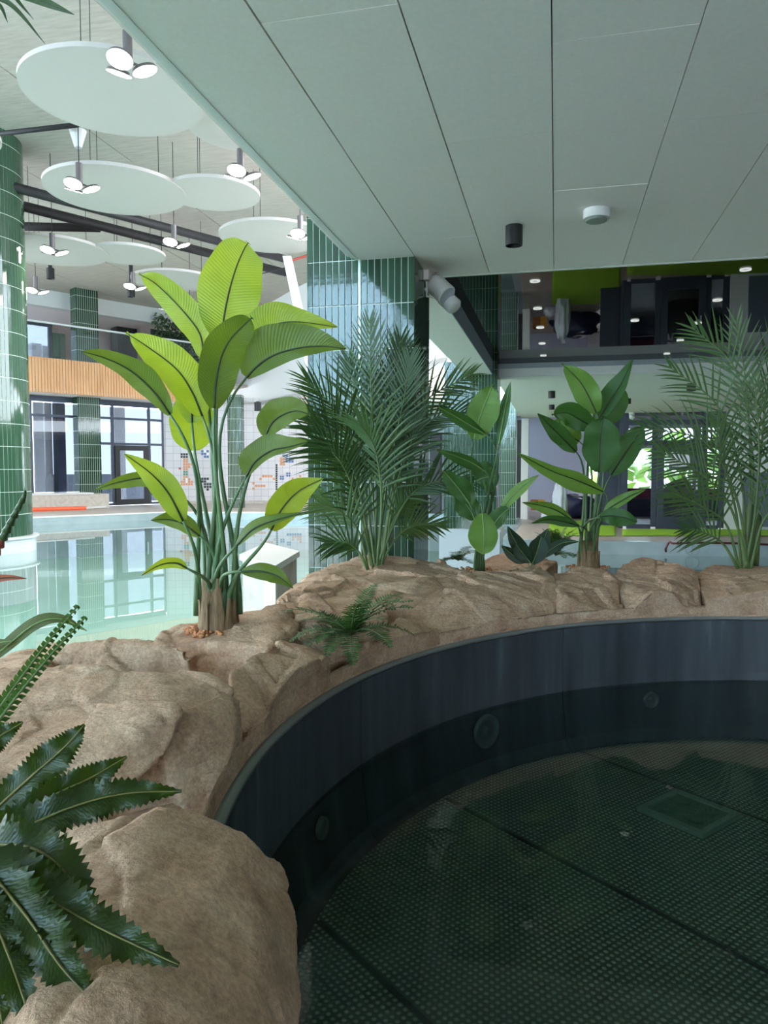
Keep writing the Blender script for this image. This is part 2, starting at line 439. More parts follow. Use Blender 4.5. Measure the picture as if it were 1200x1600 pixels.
struct('wall_green_panel', wbox(MB(), gq0, gq1, -4.0, -3.9, ft - .2, zbm - .35), mat('dark_green_tile', sr(60, 88, 66), .3))

# --- outer shell of the hall, behind and to the left of the camera: glazed walls that let the daylight in
def facade(name, p0, p1, z0, z1, nx, bars, sill=.6, head=.6, gm=None):
    p0, p1 = Vector(p0), Vector(p1); d = (p1 - p0).normalized(); nn = Vector((d.y, -d.x, 0)) * .1; Ln = (p1 - p0).length
    f = MB()
    def bx(a, b, lo, hi):
        A, B = p0 + d * a, p0 + d * b
        f.hexa([A - nn + Vector((0, 0, lo)), B - nn + Vector((0, 0, lo)), B + nn + Vector((0, 0, lo)), A + nn + Vector((0, 0, lo)),
                A - nn + Vector((0, 0, hi)), B - nn + Vector((0, 0, hi)), B + nn + Vector((0, 0, hi)), A + nn + Vector((0, 0, hi))])
    bx(0, Ln, z0, z0 + sill); bx(0, Ln, z1 - head, z1)
    for i in range(nx + 1):
        c = Ln * i / nx; bx(max(0, c - .12), min(Ln, c + .12), z0 + sill, z1 - head)
    for b in bars: bx(0, Ln, b - .06, b + .06)
    o = struct(name, f, M['whitegloss'])
    if gm:
        for i in range(nx):
            A, B_ = p0 + d * (Ln * i / nx + .12), p0 + d * (Ln * (i + 1) / nx - .12); zz = [z0 + sill] + bars + [z1 - head]
            for lo, hi in zip(zz[:-1], zz[1:]):
                link('pane', MB().add([A + Vector((0, 0, lo)), B_ + Vector((0, 0, lo)), B_ + Vector((0, 0, hi)), A + Vector((0, 0, hi))], [(0, 1, 2, 3)]).mesh('pane'), M[gm], o)
    return o
facade('wall_back_hall', (-27, -9.8, 0), (-1.3, -9.8, 0), -.3, ZH, 9, [4.6], 3.5, 1.6, 'blueglass')
facade('wall_left', (-27, 17, 0), (-27, -9.8, 0), -.3, ZH, 9, [3.2, 5.4], .9, .9)
facade('wall_back', (-1.3, -9.8, 0), (8, -9.8, 0), -1.3, 3.2, 5, [], 2.9, .6)  # unseen window band, added to light the surfaces that face the camera
struct('wall_right', MB().box(8.0, 8.2, -9.9, 34, -1.3, 3.5), M['greyfascia'])
# ================================================================ TILED COLUMNS
TPX, TPZ = .0447, .304
def tile_mesh(wx, wz, dep=.008):
    a, b, e = wx / 2, wz / 2, .0022
    vs = [(-a, 0, -b), (a, 0, -b), (a, 0, b), (-a, 0, b), (-a + e, -dep, -b + e), (a - e, -dep, -b + e), (a - e, -dep, b - e), (-a + e, -dep, b - e)]
    return MB().add(vs, [(4, 5, 6, 7), (0, 1, 5, 4), (1, 2, 6, 5), (2, 3, 7, 6), (3, 0, 4, 7)]).mesh('tile')
TM = tile_mesh(TPX - .0045, TPZ - .0045); TM.materials.append(M['tile'])
def tiles_joined(mb, p0, d, nn, width, z0, z1, px=TPX, pz=TPZ, g=.0045, dep=.006):
    n = max(1, int(round(width / px))); px = width / n
    k0 = math.floor((z0 - ZA) / pz); k1 = math.ceil((z1 - ZA) / pz)
    for k in range(k0, k1):
        lo, hi = max(z0, ZA + k * pz + g / 2), min(z1, ZA + (k + 1) * pz - g / 2)
        if hi - lo < .02: continue
        for i in range(n):
            a = p0 + d * (i * px + g / 2); b = p0 + d * ((i + 1) * px - g / 2)
            q = [a, b]
            c = [Vector((p.x, p.y, z)) for p, z in ((a, lo), (b, lo), (b, hi), (a, hi))]
            e = [p + nn * (dep + random.uniform(-.0006, .0006)) for p in c]
            mb.add(c + e, [(4, 5, 6, 7), (0, 1, 5, 4), (1, 2, 6, 5), (2, 3, 7, 6), (3, 0, 4, 7)])
# big column between the soffit and the hall: every tile its own piece
CX0, CX1, CYD = -1.705, -.94, .60
tc = thing('tiled_column', ((CX0 + CX1) / 2, YC + .3, -1.3), 'wide square column of tall glossy green tiles where the grey soffit meets it, beside the nearest palm', 'column')
g = .009
link('column_core', MB().box(CX0 + g, CX1 - g, YC + g, YC + CYD - g, -1.3, ZH).mesh('column_core'), M['grout'], tc)
link('joint_trim', MB().box(-1.332, -1.316, YC - .004, YC + .02, -1.2, ZA).mesh('joint_trim'), M['tiletrim'], tc)
lw = (-1.334 - CX0) / 8; rw = (CX1 + 1.314) / 8
rows = range(-8, 2)
def place_tile(x, y, z, rz, sx):
    o = bpy.data.objects.new('tile', TM); COL.objects.link(o); o.parent = tc
    o.location = Vector((x, y, z)) - tc.location
    o.rotation_euler = (random.gauss(0, .0022), 0, rz + random.gauss(0, .006)); o.scale = (sx, 1, 1)
for k in rows:
    z = ZA + (k + .5) * TPZ
    for i in range(8): place_tile(CX0 + (i + .5) * lw, YC + g, z, 0, lw / TPX)
    if k < 0:
        for i in range(8): place_tile(-1.314 + (i + .5) * rw, YC + g, z, 0, rw / TPX)
        for i in range(13): place_tile(CX1 - g, YC + (i + .5) * CYD / 13, z, math.pi / 2, CYD / 13 / TPX)
m = MB()
zl0, zl1 = -1.3, ZA + rows[0] * TPZ
tiles_joined(m, Vector((CX0, YC + g, 0)), Vector((1, 0, 0)), Vector((0, -1, 0)), CX1 - CX0, zl0, zl1)
tiles_joined(m, Vector((CX0, YC + g, 0)), Vector((1, 0, 0)), Vector((0, -1, 0)), -1.334 - CX0, ZA + 2 * TPZ, ZH)
tiles_joined(m, Vector((CX0 + g, YC + CYD, 0)), Vector((0, -1, 0)), Vector((-1, 0, 0)), CYD, -1.3, ZH)
tiles_joined(m, Vector((CX1, YC + CYD - g, 0)), Vector((-1, 0, 0)), Vector((0, 1, 0)), CX1 - CX0, -1.3, ZH)
o = m.build('tile_cladding', M['tile'], tc); o['kind'] = 'stuff'

def sq_column(label, p, ax, wx, wy, z0, z1, plinth=0.0, px=TPX, pz=TPZ, g=.0055):
    """p: front-left corner, ax: direction of the front face"""
    ax = Vector((ax[0], ax[1], 0)).normalized(); nn = Vector((ax.y, -ax.x, 0)); p = Vector((p[0], p[1], 0))
    t = thing('tiled_column', p + ax * wx / 2 - nn * wy / 2 + Vector((0, 0, z0)), label, 'column')
    c = p + ax * wx / 2 - nn * wy / 2
    core = MB(); core.obox(c + Vector((0, 0, (z0 + z1) / 2)), ax * (wx / 2 - .004), nn * (wy / 2 - .004), Vector((0, 0, (z1 - z0) / 2)))
    link('column_core', core.mesh('column_core'), M['grout'], t)
    m = MB()
    tiles_joined(m, p - nn * .004, ax, nn, wx, z0 + plinth, z1, px, pz, g)
    tiles_joined(m, p + ax * (wx - .004), -nn, ax, wy, z0 + plinth, z1, px, pz, g)
    tiles_joined(m, p - nn * wy + ax * .004, nn, -ax, wy, z0 + plinth, z1, px, pz, g)
    o = m.build('tile_cladding', M['tile'], t); o['kind'] = 'stuff'
    if plinth:
        pm = MB(); pm.obox(c + Vector((0, 0, z0 + plinth / 2)), ax * (wx / 2 + .06), nn * (wy / 2 + .06), Vector((0, 0, plinth / 2)))
        pm.obox(c + Vector((0, 0, z0 + plinth + .01)), ax * (wx / 2 + .075), nn * (wy / 2 + .075), Vector((0, 0, .018)))
        link('plinth', pm.mesh('plinth'), M['poolwhite'], t)
    return t
Y2 = 10.75
a, b = aty(694, 700, Y2), aty(776, 700, Y2)
zpl = aty(730, 829, Y2).z
sq_column('green tiled column on a white plinth under the far end of the soffit', (a.x, Y2), (1, 0), b.x - a.x, .6, -1.3, ZC + .2, zpl + 1.3)
a, b = aty(778, 700, 19.5), aty(806, 700, 19.5)
sq_column('narrow green tiled column at the lobby entrance behind the plinth column', (a.x, 19.5), (1, 0), b.x - a.x, .5, 0, 3.25, 0)
# columns on the hall shore
pa, pb = W(wpix(123, 700, .52)[0], .52, 0), W(wpix(158, 700, .52)[0], .52, 0)
zt2 = ZH
sq_column('green tiled column standing behind the concrete bench and rising past the balcony', pa, WD, (pb - pa).length, .45, 0, ZH, 0, .075, .5, .012)
a = atz(357, 794, 0); b = atz(379, 794, 0)
sq_column('green tiled column before the mosaic wall, seen behind the tall banana stems', a, (b - a), (b - a).length, .5, 0, fb + .05, .0, .05, .42, .012)
# round column at the left
cr = 1.03; dcol = 15.2
e = atd(37, 600, dcol); cc = Vector((e.x, e.y, 0)) - Vector((RIGHT.x, RIGHT.y, 0)) * cr
t = thing('round_column', (cc.x, cc.y, -1.3), 'round green tiled column standing in the pool on a white plinth', 'column')
zp = atd(20, 838, dcol).z
link('column_core', MB().disc(cc, cr - .008, -1.3, ZH, 72).mesh('column_core'), M['grout'], t, False)
m = MB(); nt_ = 72; pz = .46; k = 0; z = zp
while z < ZH:
    for i in range(nt_):
        a0, a1 = 2 * math.pi * (i + .06) / nt_, 2 * math.pi * (i + .94) / nt_
        lo, hi = z + .006, min(z + pz - .006, ZH)
        c = [Vector((cc.x + r * math.cos(a_), cc.y + r * math.sin(a_), zz)) for r, a_, zz in
             ((cr - .02, a0, lo), (cr - .02, a1, lo), (cr - .02, a1, hi), (cr - .02, a0, hi), (cr, a0, lo), (cr, a1, lo), (cr, a1, hi), (cr, a0, hi))]
        m.add(c, [(4, 5, 6, 7), (0, 1, 5, 4), (1, 2, 6, 5), (2, 3, 7, 6), (3, 0, 4, 7)])
    z += pz
o = m.build('tile_cladding', M['tile'], t); o['kind'] = 'stuff'
pm = MB().disc(cc, cr + .06, -1.3, zp - .03, 64); pm.disc(cc, cr + .12, zp - .04, zp, 64)
link('plinth', pm.mesh('plinth'), M['poolwhite'], t)

# ================================================================ TUB
def tubsteel():
    m = mat('dark_tub_steel', sr(62, 68, 76), .33, .3)
    v = coord(m, 'Object', (3, 3, .35)); f = noisen(m, v, 2.2, 4)
    L(m, ramp(m, f, [(.3, sr(60, 64, 70)), (.62, sr(84, 90, 97)), (.78, sr(126, 132, 140))]), bsdf(m).inputs['Base Color'])
    f2 = noisen(m, coord(m, 'Object', (1, 1, .2)), 20, 3)
    r = N(m, 'ShaderNodeMapRange'); r.inputs[3].default_value = .28; r.inputs[4].default_value = .5; L(m, f2, r.inputs[0]); L(m, r.outputs[0], bsdf(m).inputs['Roughness'])
    return m
M['tubsteel'] = tubsteel()
tub = thing('hot_tub', (TC.x, TC.y, TF), 'large round dark steel hot tub set in the rocks', 'hot tub')
n = 160; seams = 10
for k in range(seams):
    m = MB(); a0 = 2 * math.pi * k / seams + .35; a1 = 2 * math.pi * (k + 1) / seams + .35 - .0016
    ns = n // seams; vs = []; fs = []
    prof = [(TR, RIMZ), (TR - .006, RIMZ - .01), (TR - .006, .3), (TR - .008, TW - .02), (TR - .04, TF + .06), (TR - .09, TF), (TR - .09, TF - .05), (TR + .02, TF - .05), (TR + .02, RIMZ)]
    for i in range(ns + 1):
        a = a0 + (a1 - a0) * i / ns
        vs += [ringpt(a, r, z) for r, z in prof]
    P = len(prof)
    for i in range(ns):
        for j in range(P):
            fs.append((i * P + j, i * P + (j + 1) % P, (i + 1) * P + (j + 1) % P, (i + 1) * P + j))
    fs += [tuple(range(P)), tuple(ns * P + j for j in range(P))[::-1]]
    m.add(vs, fs); o = m.build('wall_segment', M['tubsteel'], tub)
    bpy.context.view_layer.objects.active = o
def lip():
    vs, fs = [], []; prof = [(TR - .012, RIMZ - .004), (TR - .012, RIMZ + .012), (TR + .03, RIMZ + .014), (TR + .03, RIMZ - .004)]
    for i in range(n):
        vs += [ringpt(2 * math.pi * i / n, r, z) for r, z in prof]
    for i in range(n):
        for j in range(4):
            i2 = (i + 1) % n; fs.append((i * 4 + j, i * 4 + (j + 1) % 4, i2 * 4 + (j + 1) % 4, i2 * 4 + j))
    return MB().add(vs, fs)
lip().build('rim_lip', mat('pale_steel_lip', sr(150, 152, 152), .35, .6), tub, True)
# dimpled floor sheets, four of them meeting at welded seams
def dimple(ang):
    m = mat('dimpled_steel_floor', sr(70, 92, 84), .38, .0)
    v = coord(m, 'Object', (1, 1, 1), (0, 0, ang))
    vo = N(m, 'ShaderNodeTexVoronoi'); vo.voronoi_dimensions = '2D'; vo.inputs['Scale'].default_value = 44; vo.inputs['Randomness'].default_value = 0
    L(m, v, vo.inputs['Vector'])
    r = N(m, 'ShaderNodeMapRange'); r.inputs[1].default_value = .12; r.inputs[2].default_value = .42; r.inputs[3].default_value = 1; r.inputs[4].default_value = 0; r.interpolation_type = 'SMOOTHSTEP'
    L(m, vo.outputs['Distance'], r.inputs[0])
    L(m, ramp(m, r.outputs[0], [(0, sr(92, 108, 100)), (1, sr(176, 188, 180))]), bsdf(m).inputs['Base Color'])  # pale dots paint the highlights of the dimples into the colour
    bump(m, r.outputs[0], .8, .006); return m
sA1, sA2 = atz(853, 1333, TF), atz(1187, 1513, TF)
d = Vector((sA2.x - sA1.x, sA2.y - sA1.y)).normalized(); base = Vector((sA1.x, sA1.y)); nn = Vector((-d.y, d.x))
ang = math.atan2(d.y, d.x)
def clip_circle(f, r, n=128):   # circle polygon clipped by half planes (o, n): keep (p-o).n >= 0
    poly = [Vector((TC.x + r * math.cos(2 * math.pi * i / n), TC.y + r * math.sin(2 * math.pi * i / n))) for i in range(n)]
    for o_, n_ in f:
        out = []
        for i in range(len(poly)):
            p, q = poly[i], poly[(i + 1) % len(poly)]; dp, dq = (p - o_).dot(n_), (q - o_).dot(n_)
            if dp >= 0: out.append(p)
            if (dp >= 0) != (dq >= 0): out.append(p + (q - p) * (dp / (dp - dq)))
        poly = out
    return poly
W1 = .95
for k in range(-3, 4):
    lo, hi = base + nn * (k * W1 + .004), base + nn * ((k + 1) * W1 - .004)
    poly = clip_circle([(lo, nn), (hi, -nn)], TR - .085)
    if len(poly) > 2:
        link('floor_sheet', MB().prism(poly, TF - .04, TF + random.uniform(0, .004)).mesh('floor_sheet'), dimple(-ang + (.0 if k % 2 else .0)), tub)
link('floor_base', MB().disc(TC, TR - .08, TF - .08, TF - .03, 96).mesh('floor_base'), M['black'], tub)
# weld beads
for k in range(-3, 4):
    o_ = base + nn * (k * W1); h2 = (TR - .1) ** 2 - ((TC - o_).dot(nn)) ** 2
    if h2 > 0:
        h = math.sqrt(h2); c = o_ + d * (TC - o_).dot(d)
        link('weld_seam', MB().obox((c.x, c.y, TF + .001), (d.x * h, d.y * h, 0), (nn.x * .009, nn.y * .009, 0), (0, 0, .004)).mesh('weld_seam'), M['tubsteel'], tub)
tw = MB().disc(TC, TR - .008, TW - .001, TW, 128)
tw = MB(); tw.add([ringpt(2 * math.pi * i / 128, TR - .007, TW) for i in range(128)], [tuple(range(128))])
two = tw.build('tub_water', M['tubwater']); tag(two, 'still dark green water inside the round hot tub', 'tub water', kind='stuff')
def wall_fitting(u, v, rad, name):
    # where the ray meets the tub wall cylinder
    r = ray(u, v); a = r.x ** 2 + r.y ** 2; ox, oy = -TC.x, -TC.y; R_ = TR - .02
    b = 2 * (ox * r.x + oy * r.y); c = ox * ox + oy * oy - R_ * R_
    t = (-b + math.sqrt(b * b - 4 * a * c)) / (2 * a); p = CAM + r * t
    nrm = Vector((TC.x - p.x, TC.y - p.y, 0)).normalized(); tx = Vector((-nrm.y, nrm.x, 0)); uz = Vector((0, 0, 1))
    p -= nrm * .012
    m = MB(); seg = 32
    prof = [(rad, 0), (rad, .016), (rad * .86, .022), (rad * .8, .012), (rad * .3, .010), (rad * .28, .018), (.0005, .018)]
    vs = []; fs = []
    for rr, h in prof:
        vs += [p + nrm * (h + .012) + (tx * math.cos(2 * math.pi * i / seg) + uz * math.sin(2 * math.pi * i / seg)) * rr for i in range(seg)]
    for j in range(len(prof) - 1):
        for i in range(seg): fs.append((j * seg + i, j * seg + (i + 1) % seg, (j + 1) * seg + (i + 1) % seg, (j + 1) * seg + i))
    m.add(vs, fs); m.build(name, mat(name, sr(112, 118, 122), .3, .3), tub, True)
wall_fitting(758, 1142, .085, 'underwater_lamp'); wall_fitting(500, 1293, .04, 'jet_nozzle'); wall_fitting(1016, 1093, .045, 'jet_nozzle')
# floor drain
pc = atz(1076, 1270, TF + .01)
q = [atz(u, v, TF + .012) for u, v in ((1022, 1262), (1070, 1244), (1130, 1280), (1080, 1298))]
e1 = ((q[1] - q[0]) + (q[2] - q[3])) / 4; s_ = max(.11, e1.length); e1 = Vector((d.x, d.y, 0)) * s_; e2 = Vector((nn.x, nn.y, 0)) * s_
m = MB(); hw = .14
for sgn in (-1, 1):
    m.obox(pc + Vector((d.x, d.y, 0)) * hw * sgn, Vector((d.x, d.y, 0)) * .014, Vector((nn.x, nn.y, 0)) * (hw + .014), (0, 0, .014))
    m.obox(pc + Vector((nn.x, nn.y, 0)) * hw * sgn, Vector((d.x, d.y, 0)) * (hw - .014), Vector((nn.x, nn.y, 0)) * .014, (0, 0, .014))
dg = m.build('drain_frame', mat('drain_frame', sr(130, 150, 142), .35), tub)
m = MB(); m.obox(pc, Vector((d.x, d.y, 0)) * .12, Vector((nn.x, nn.y, 0)) * .12, (0, 0, .008))
for ix in (-1, 1):
    for iy in (-1, 1):
        c_ = pc + Vector((d.x, d.y, 0)) * .06 * ix + Vector((nn.x, nn.y, 0)) * .06 * iy
        m.disc((c_.x, c_.y), .035, pc.z + .008, pc.z + .016, 16)
m.build('drain_cover', mat('drain_cover', sr(92, 116, 106), .4), tub)
# ================================================================ ROCKS
def rockmat():
    m = mat('carved_sandstone', sr(170, 140, 112), .85, spec=.25)
    v = coord(m, 'Object'); oi = N(m, 'ShaderNodeObjectInfo')
    big = noisen(m, v, 2.3, 6, .6, .6); mid = noisen(m, v, 9, 8, .65); fine = noisen(m, v, 90, 5, .7)
    c1 = ramp(m, big, [(.28, sr(150, 118, 96)), (.46, sr(206, 168, 138)), (.62, sr(220, 188, 160)), (.78, sr(146, 130, 116))])
    c2 = ramp(m, mid, [(.28, sr(92, 74, 60)), (.48, sr(190, 156, 130)), (.72, sr(226, 200, 174))])
    mx = N(m, 'ShaderNodeMix', data_type='RGBA'); mx.inputs[0].default_value = .45; L(m, c1, mx.inputs[6]); L(m, c2, mx.inputs[7])
    # speckle
    sp = ramp(m, fine, [(.35, (.72, .72, .72, 1)), (.65, (1.12, 1.12, 1.12, 1))])
    mu = N(m, 'ShaderNodeMix', data_type='RGBA', blend_type='MULTIPLY'); mu.inputs[0].default_value = 1; L(m, mx.outputs[2], mu.inputs[6]); L(m, sp, mu.inputs[7])
    # rusty stains
    st = noisen(m, coord(m, 'Object', (1, 1, .6)), 3.1, 4); sc = ramp(m, st, [(.60, (0, 0, 0, 1)), (.72, (1, 1, 1, 1))])
    mr = N(m, 'ShaderNodeMix', data_type='RGBA'); L(m, sc, mr.inputs[0]); L(m, mu.outputs[2], mr.inputs[6]); mr.inputs[7].default_value = sr(132, 92, 58)
    r2 = N(m, 'ShaderNodeMath', operation='MULTIPLY'); r2.inputs[1].default_value = .55; L(m, sc, r2.inputs[0]); L(m, r2.outputs[0], mr.inputs[0])
    L(m, mr.outputs[2], bsdf(m).inputs['Base Color'])
    # strata lines and grain relief
    wv = N(m, 'ShaderNodeTexNoise'); wv.inputs['Scale'].default_value = 7; wv.inputs['Detail'].default_value = 8
    L(m, coord(m, 'Object', (1, 1, 5), (.3, .15, .4)), wv.inputs['Vector'])
    ad = N(m, 'ShaderNodeMath', operation='ADD'); L(m, wv.outputs['Fac'], ad.inputs[0])
    f2 = N(m, 'ShaderNodeMath', operation='MULTIPLY'); f2.inputs[1].default_value = .35; L(m, fine, f2.inputs[0]); L(m, f2.outputs[0], ad.inputs[1])
    bump(m, ad.outputs[0], .9, .02)
    return m
M['rock'] = rockmat()
def boulder(label, vis, base=.35, vox=.011, smooth=1, amp=.65, seed=0, extra=(), inset=.0, over=-.012, shrink=1.0):
    """vis: list of (u, v, z) survey points on the visible surface; extra: world points"""
    pts = [atz(u, v, z) for u, v, z in vis] + [Vector(p) for p in extra]
    c = sum(pts, Vector()) / len(pts)
    pts = [Vector((c.x + (p.x - c.x) * shrink, c.y + (p.y - c.y) * shrink, p.z)) for p in pts]
    low = [Vector((c.x + (p.x - c.x) * (1 - inset), c.y + (p.y - c.y) * (1 - inset), base)) for p in pts]
    bm = bmesh.new()
    for p in pts + low: bm.verts.new(p)
    r = bmesh.ops.convex_hull(bm, input=bm.verts)
    bmesh.ops.delete(bm, geom=[v for v in bm.verts if not v.link_faces], context='VERTS')
    bmesh.ops.recalc_face_normals(bm, faces=bm.faces)
    me = bpy.data.meshes.new('tmp'); bm.to_mesh(me); bm.free()
    o = bpy.data.objects.new('boulder', me); COL.objects.link(o)
    md = o.modifiers.new('r', 'REMESH'); md.mode = 'VOXEL'; md.voxel_size = vox
    ms = o.modifiers.new('s', 'SMOOTH'); ms.iterations = smooth; ms.factor = .5
    dg = bpy.context.evaluated_depsgraph_get()
    me2 = bpy.data.meshes.new_from_object(o.evaluated_get(dg))
    o.modifiers.clear(); o.data = me2; bpy.data.meshes.remove(me)
    nv = len(me2.vertices); co = np.empty(nv * 3); me2.vertices.foreach_get('co', co); co = co.reshape(-1, 3)
    no = np.empty(nv * 3); me2.vertices.foreach_get('normal', no); no = no.reshape(-1, 3)
    off = Vector((seed * 3.7, seed * 1.3, seed * 2.1)); D = np.empty(nv)
    for i in range(nv):
        p = Vector(co[i]) + off
        rid = 1 - abs(noise.noise(p * 4.0 + Vector((5, 0, 0))))
        h = .022 * noise.noise(p * 2.6) + .016 * (rid - .75) + .006 * noise.noise(p * 13) + .0028 * noise.noise(p * 34)
        # chipped steps
        q = noise.noise(p * 3.1 + Vector((9, 9, 9))); h += .014 * (1 if q > .18 else (q - .12) / .06 if q > .12 else 0)
        # angular chips: every Voronoi cell is a little tilted plane
        for fr, am in ((2.6, .17), (6.5, .11)):
            dd_, pp_ = noise.voronoi(p * fr)
            c0 = pp_[0]; g_ = Vector((math.sin(c0.x * 12.9 + c0.y * 78.2), math.sin(c0.y * 39.3 + c0.z * 11.1), math.sin(c0.z * 73.1 + c0.x * 9.7)))
            h += am * (p * fr - c0).dot(g_) / fr * .55
            e_ = dd_[1] - dd_[0]
            if fr < 3 and e_ < .05: h -= .006 * (1 - e_ / .05)
        D[i] = max(-.06, min(.06, h)) * amp
    co = co + no * D[:, None]
    # never into the tub: push back to the rim circle
    dx, dy = co[:, 0] - TC.x, co[:, 1] - TC.y; rr = np.hypot(dx, dy); lim = TR - over + .004 * np.sin(co[:, 2] * 40)
    if over < 0: lim = np.where(co[:, 2] < RIMZ + .02, np.maximum(lim, TR + .02), lim)
    f = np.where(rr < lim, lim / rr, 1.0)
    co[:, 0] = TC.x + dx * f; co[:, 1] = TC.y + dy * f
    # origin at the base centre
    oc = np.array([co[:, 0].mean(), co[:, 1].mean(), base]); co -= oc; o.location = Vector(oc)
    me2.vertices.foreach_set('co', co.reshape(-1)); me2.update()
    me2.materials.clear(); me2.materials.append(M['rock'])
    me2.polygons.foreach_set('use_smooth', [True] * len(me2.polygons))
    me2.name = 'boulder'
    return tag(o, label, 'boulder', 'carved boulders round the hot tub')
# continuous rock footing under the boulders (between tub and pool)
def footing():
    vs, fs = [], []; nA = 420; prof = [(TR + .015, -.3), (TR + .015, RIMZ + .004), (TR + .05, RIMZ + .015), (TR + .14, RIMZ + .035), (TR + .25, RIMZ + .04), (TR + .36, RIMZ + .02), (TR + .44, RIMZ - .05), (TR + .5, .2), (TR + .52, -.4), (TR + .5, -1.3)]
    prof = [tuple(p) for p in spline(prof, 40)]
    for i in range(nA):
        a = 2 * math.pi * i / nA
        for j, (r, z) in enumerate(prof):
            p = Vector(ringpt(a, r, z))
            k = max(0, min(1, (r - TR - .03) / .08))
            h = (.05 * noise.noise(p * 2.2) + .03 * noise.noise(p * 6) + .008 * noise.noise(p * 22)) * k
            vs.append(ringpt(a, r + h, z + h * .8))
    P = len(prof)
    for i in range(nA):
        i2 = (i + 1) % nA
        for j in range(P - 1): fs.append((i * P + j, i2 * P + j, i2 * P + j + 1, i * P + j + 1))
    o = MB().add(vs, fs).build('rock_surround', M['rock'], None, True)
    tag(o, 'low carved rock footing ringing the hot tub beneath the boulders', 'rock')
footing()
B = boulder
# nearest boulder, bottom left
B('smooth brown boulder under the dark serrated leaves, overhanging the tub rim',
  [(60, 1300, .80), (150, 1285, .82), (240, 1272, .82), (310, 1285, .80), (368, 1312, .78), (425, 1368, .70), (450, 1425, .66), (456, 1490, .63), (452, 1580, .56), (452, 1640, .52), (400, 1480, .74), (392, 1600, .70), (60, 1600, .85), (200, 1560, .84)],
  base=.40, seed=1, vox=.007, over=.22, amp=.55, smooth=2, extra=[(-.55, .55, .8), (-.30, .62, .72), (-.25, .75, .55)])
# large flat-topped boulder
B('large flat-topped tan boulder with a steep shaded face towards the tub, behind the serrated leaves',
  [(-60, 1062, .80), (0, 1045, .83), (120, 1048, .84), (240, 1050, .85), (330, 1052, .84), (366, 1072, .82), (374, 1110, .78), (368, 1170, .70), (345, 1240, .62), (325, 1290, .56), (272, 1118, .82), (212, 1122, .80), (215, 1195, .70), (280, 1240, .62), (-60, 1230, .74), (100, 1240, .72)],
  base=.3, seed=2, vox=.008, smooth=1, amp=.55)
B('thin slab of rock with a rough dark edge lying behind the large flat boulder',
  [(70, 1008, .80), (150, 1004, .81), (240, 1003, .82), (290, 1010, .82), (304, 1030, .78), (300, 1044, .75), (200, 1046, .74), (110, 1040, .74), (60, 1024, .76)], base=.5, seed=3, amp=.7, vox=.009)
B('sloping brown rock at the pool edge left of the thin slab', [(-60, 1068, .72), (0, 1034, .70), (45, 1016, .70), (75, 1010, .70), (75, 1040, .74), (-60, 1100, .74)], base=.2, seed=4)
B('tan mound of rock planted with the tall banana plant',
  [(238, 1000, .78), (258, 978, .80), (300, 968, .82), (400, 953, .84), (440, 952, .84), (470, 975, .80), (420, 1010, .80), (330, 1002, .80), (290, 1016, .76), (330, 1040, .72), (400, 1045, .72), (440, 1020, .76)], base=.3, seed=5)
B('dark-faced rock below the tall banana plant, dropping steeply to the rim',
  [(355, 1050, .80), (400, 1020, .82), (440, 1000, .80), (500, 1012, .76), (545, 1050, .70), (540, 1074, .625), (475, 1125, .61), (425, 1165, .61), (385, 1215, .60), (372, 1150, .66), (410, 1080, .74)], base=.4, seed=6, shrink=.955, vox=.009)
B('tan rock leading up from the tall banana plant to the palm', [(405, 962, .82), (440, 935, .86), (475, 905, .84), (520, 900, .86), (600, 935, .84), (610, 965, .78), (560, 1010, .72), (500, 1020, .72), (440, 990, .78)], base=.3, seed=7, shrink=.955)
B('low grey-brown rock beside the boston fern, against the tub rim', [(560, 1000, .74), (620, 962, .76), (660, 965, .74), (698, 990, .68), (690, 1010, .615), (620, 1034, .61), (565, 1058, .61), (530, 1045, .66)], base=.4, seed=8, shrink=.955, vox=.009)
B('broad pinkish boulder in which the first palm stands', [(470, 905, .84), (520, 880, .84), (580, 868, .86), (640, 868, .86), (690, 880, .84), (742, 893, .80), (730, 930, .76), (650, 915, .84), (560, 915, .84), (620, 950, .76), (520, 930, .78)], base=.2, seed=9)
B('long boulder with a ribbed face sweeping along the rim below the small banana plant', [(590, 930, .82), (650, 905, .84), (740, 900, .80), (800, 892, .80), (845, 885, .84), (872, 900, .82), (884, 935, .74), (862, 980, .61), (790, 990, .605), (705, 1008, .605), (690, 975, .64), (640, 955, .70), (750, 935, .78)], base=.4, seed=10, shrink=.955, vox=.009)
B('brownish rock below the third banana plant, with a rusty lower face', [(860, 892, .80), (910, 888, .82), (950, 894, .80), (968, 915, .76), (986, 972, .605), (930, 975, .605), (880, 978, .605), (870, 930, .76)], base=.4, seed=11, shrink=.955, amp=.8, vox=.009)
B('rounded tan boulder standing highest between the third banana plant and the far palm', [(950, 898, .80), (968, 880, .84), (1010, 872, .86), (1060, 876, .86), (1090, 890, .82), (1098, 920, .74), (1088, 968, .605), (1030, 970, .605), (985, 972, .605), (966, 930, .72), (1040, 930, .76)], base=.4, seed=12, shrink=.955, vox=.009)
B('brown craggy boulder at the foot of the far palm', [(1082, 892, .80), (1110, 880, .82), (1150, 884, .80), (1200, 890, .80), (1260, 890, .82), (1280, 920, .78), (1260, 968, .605), (1180, 968, .605), (1110, 969, .605), (1096, 935, .72)], base=.4, seed=13, shrink=.955, vox=.01)
B('pale rock hump behind the broad-leaved dark plant', [(740, 885, .72), (790, 862, .74), (830, 868, .74), (870, 878, .74), (850, 895, .70), (780, 895, .70)], base=-1.2, seed=14, amp=.6, extra=[tuple(atz(790, 870, .7) + Vector((0, .35, -.1)))])

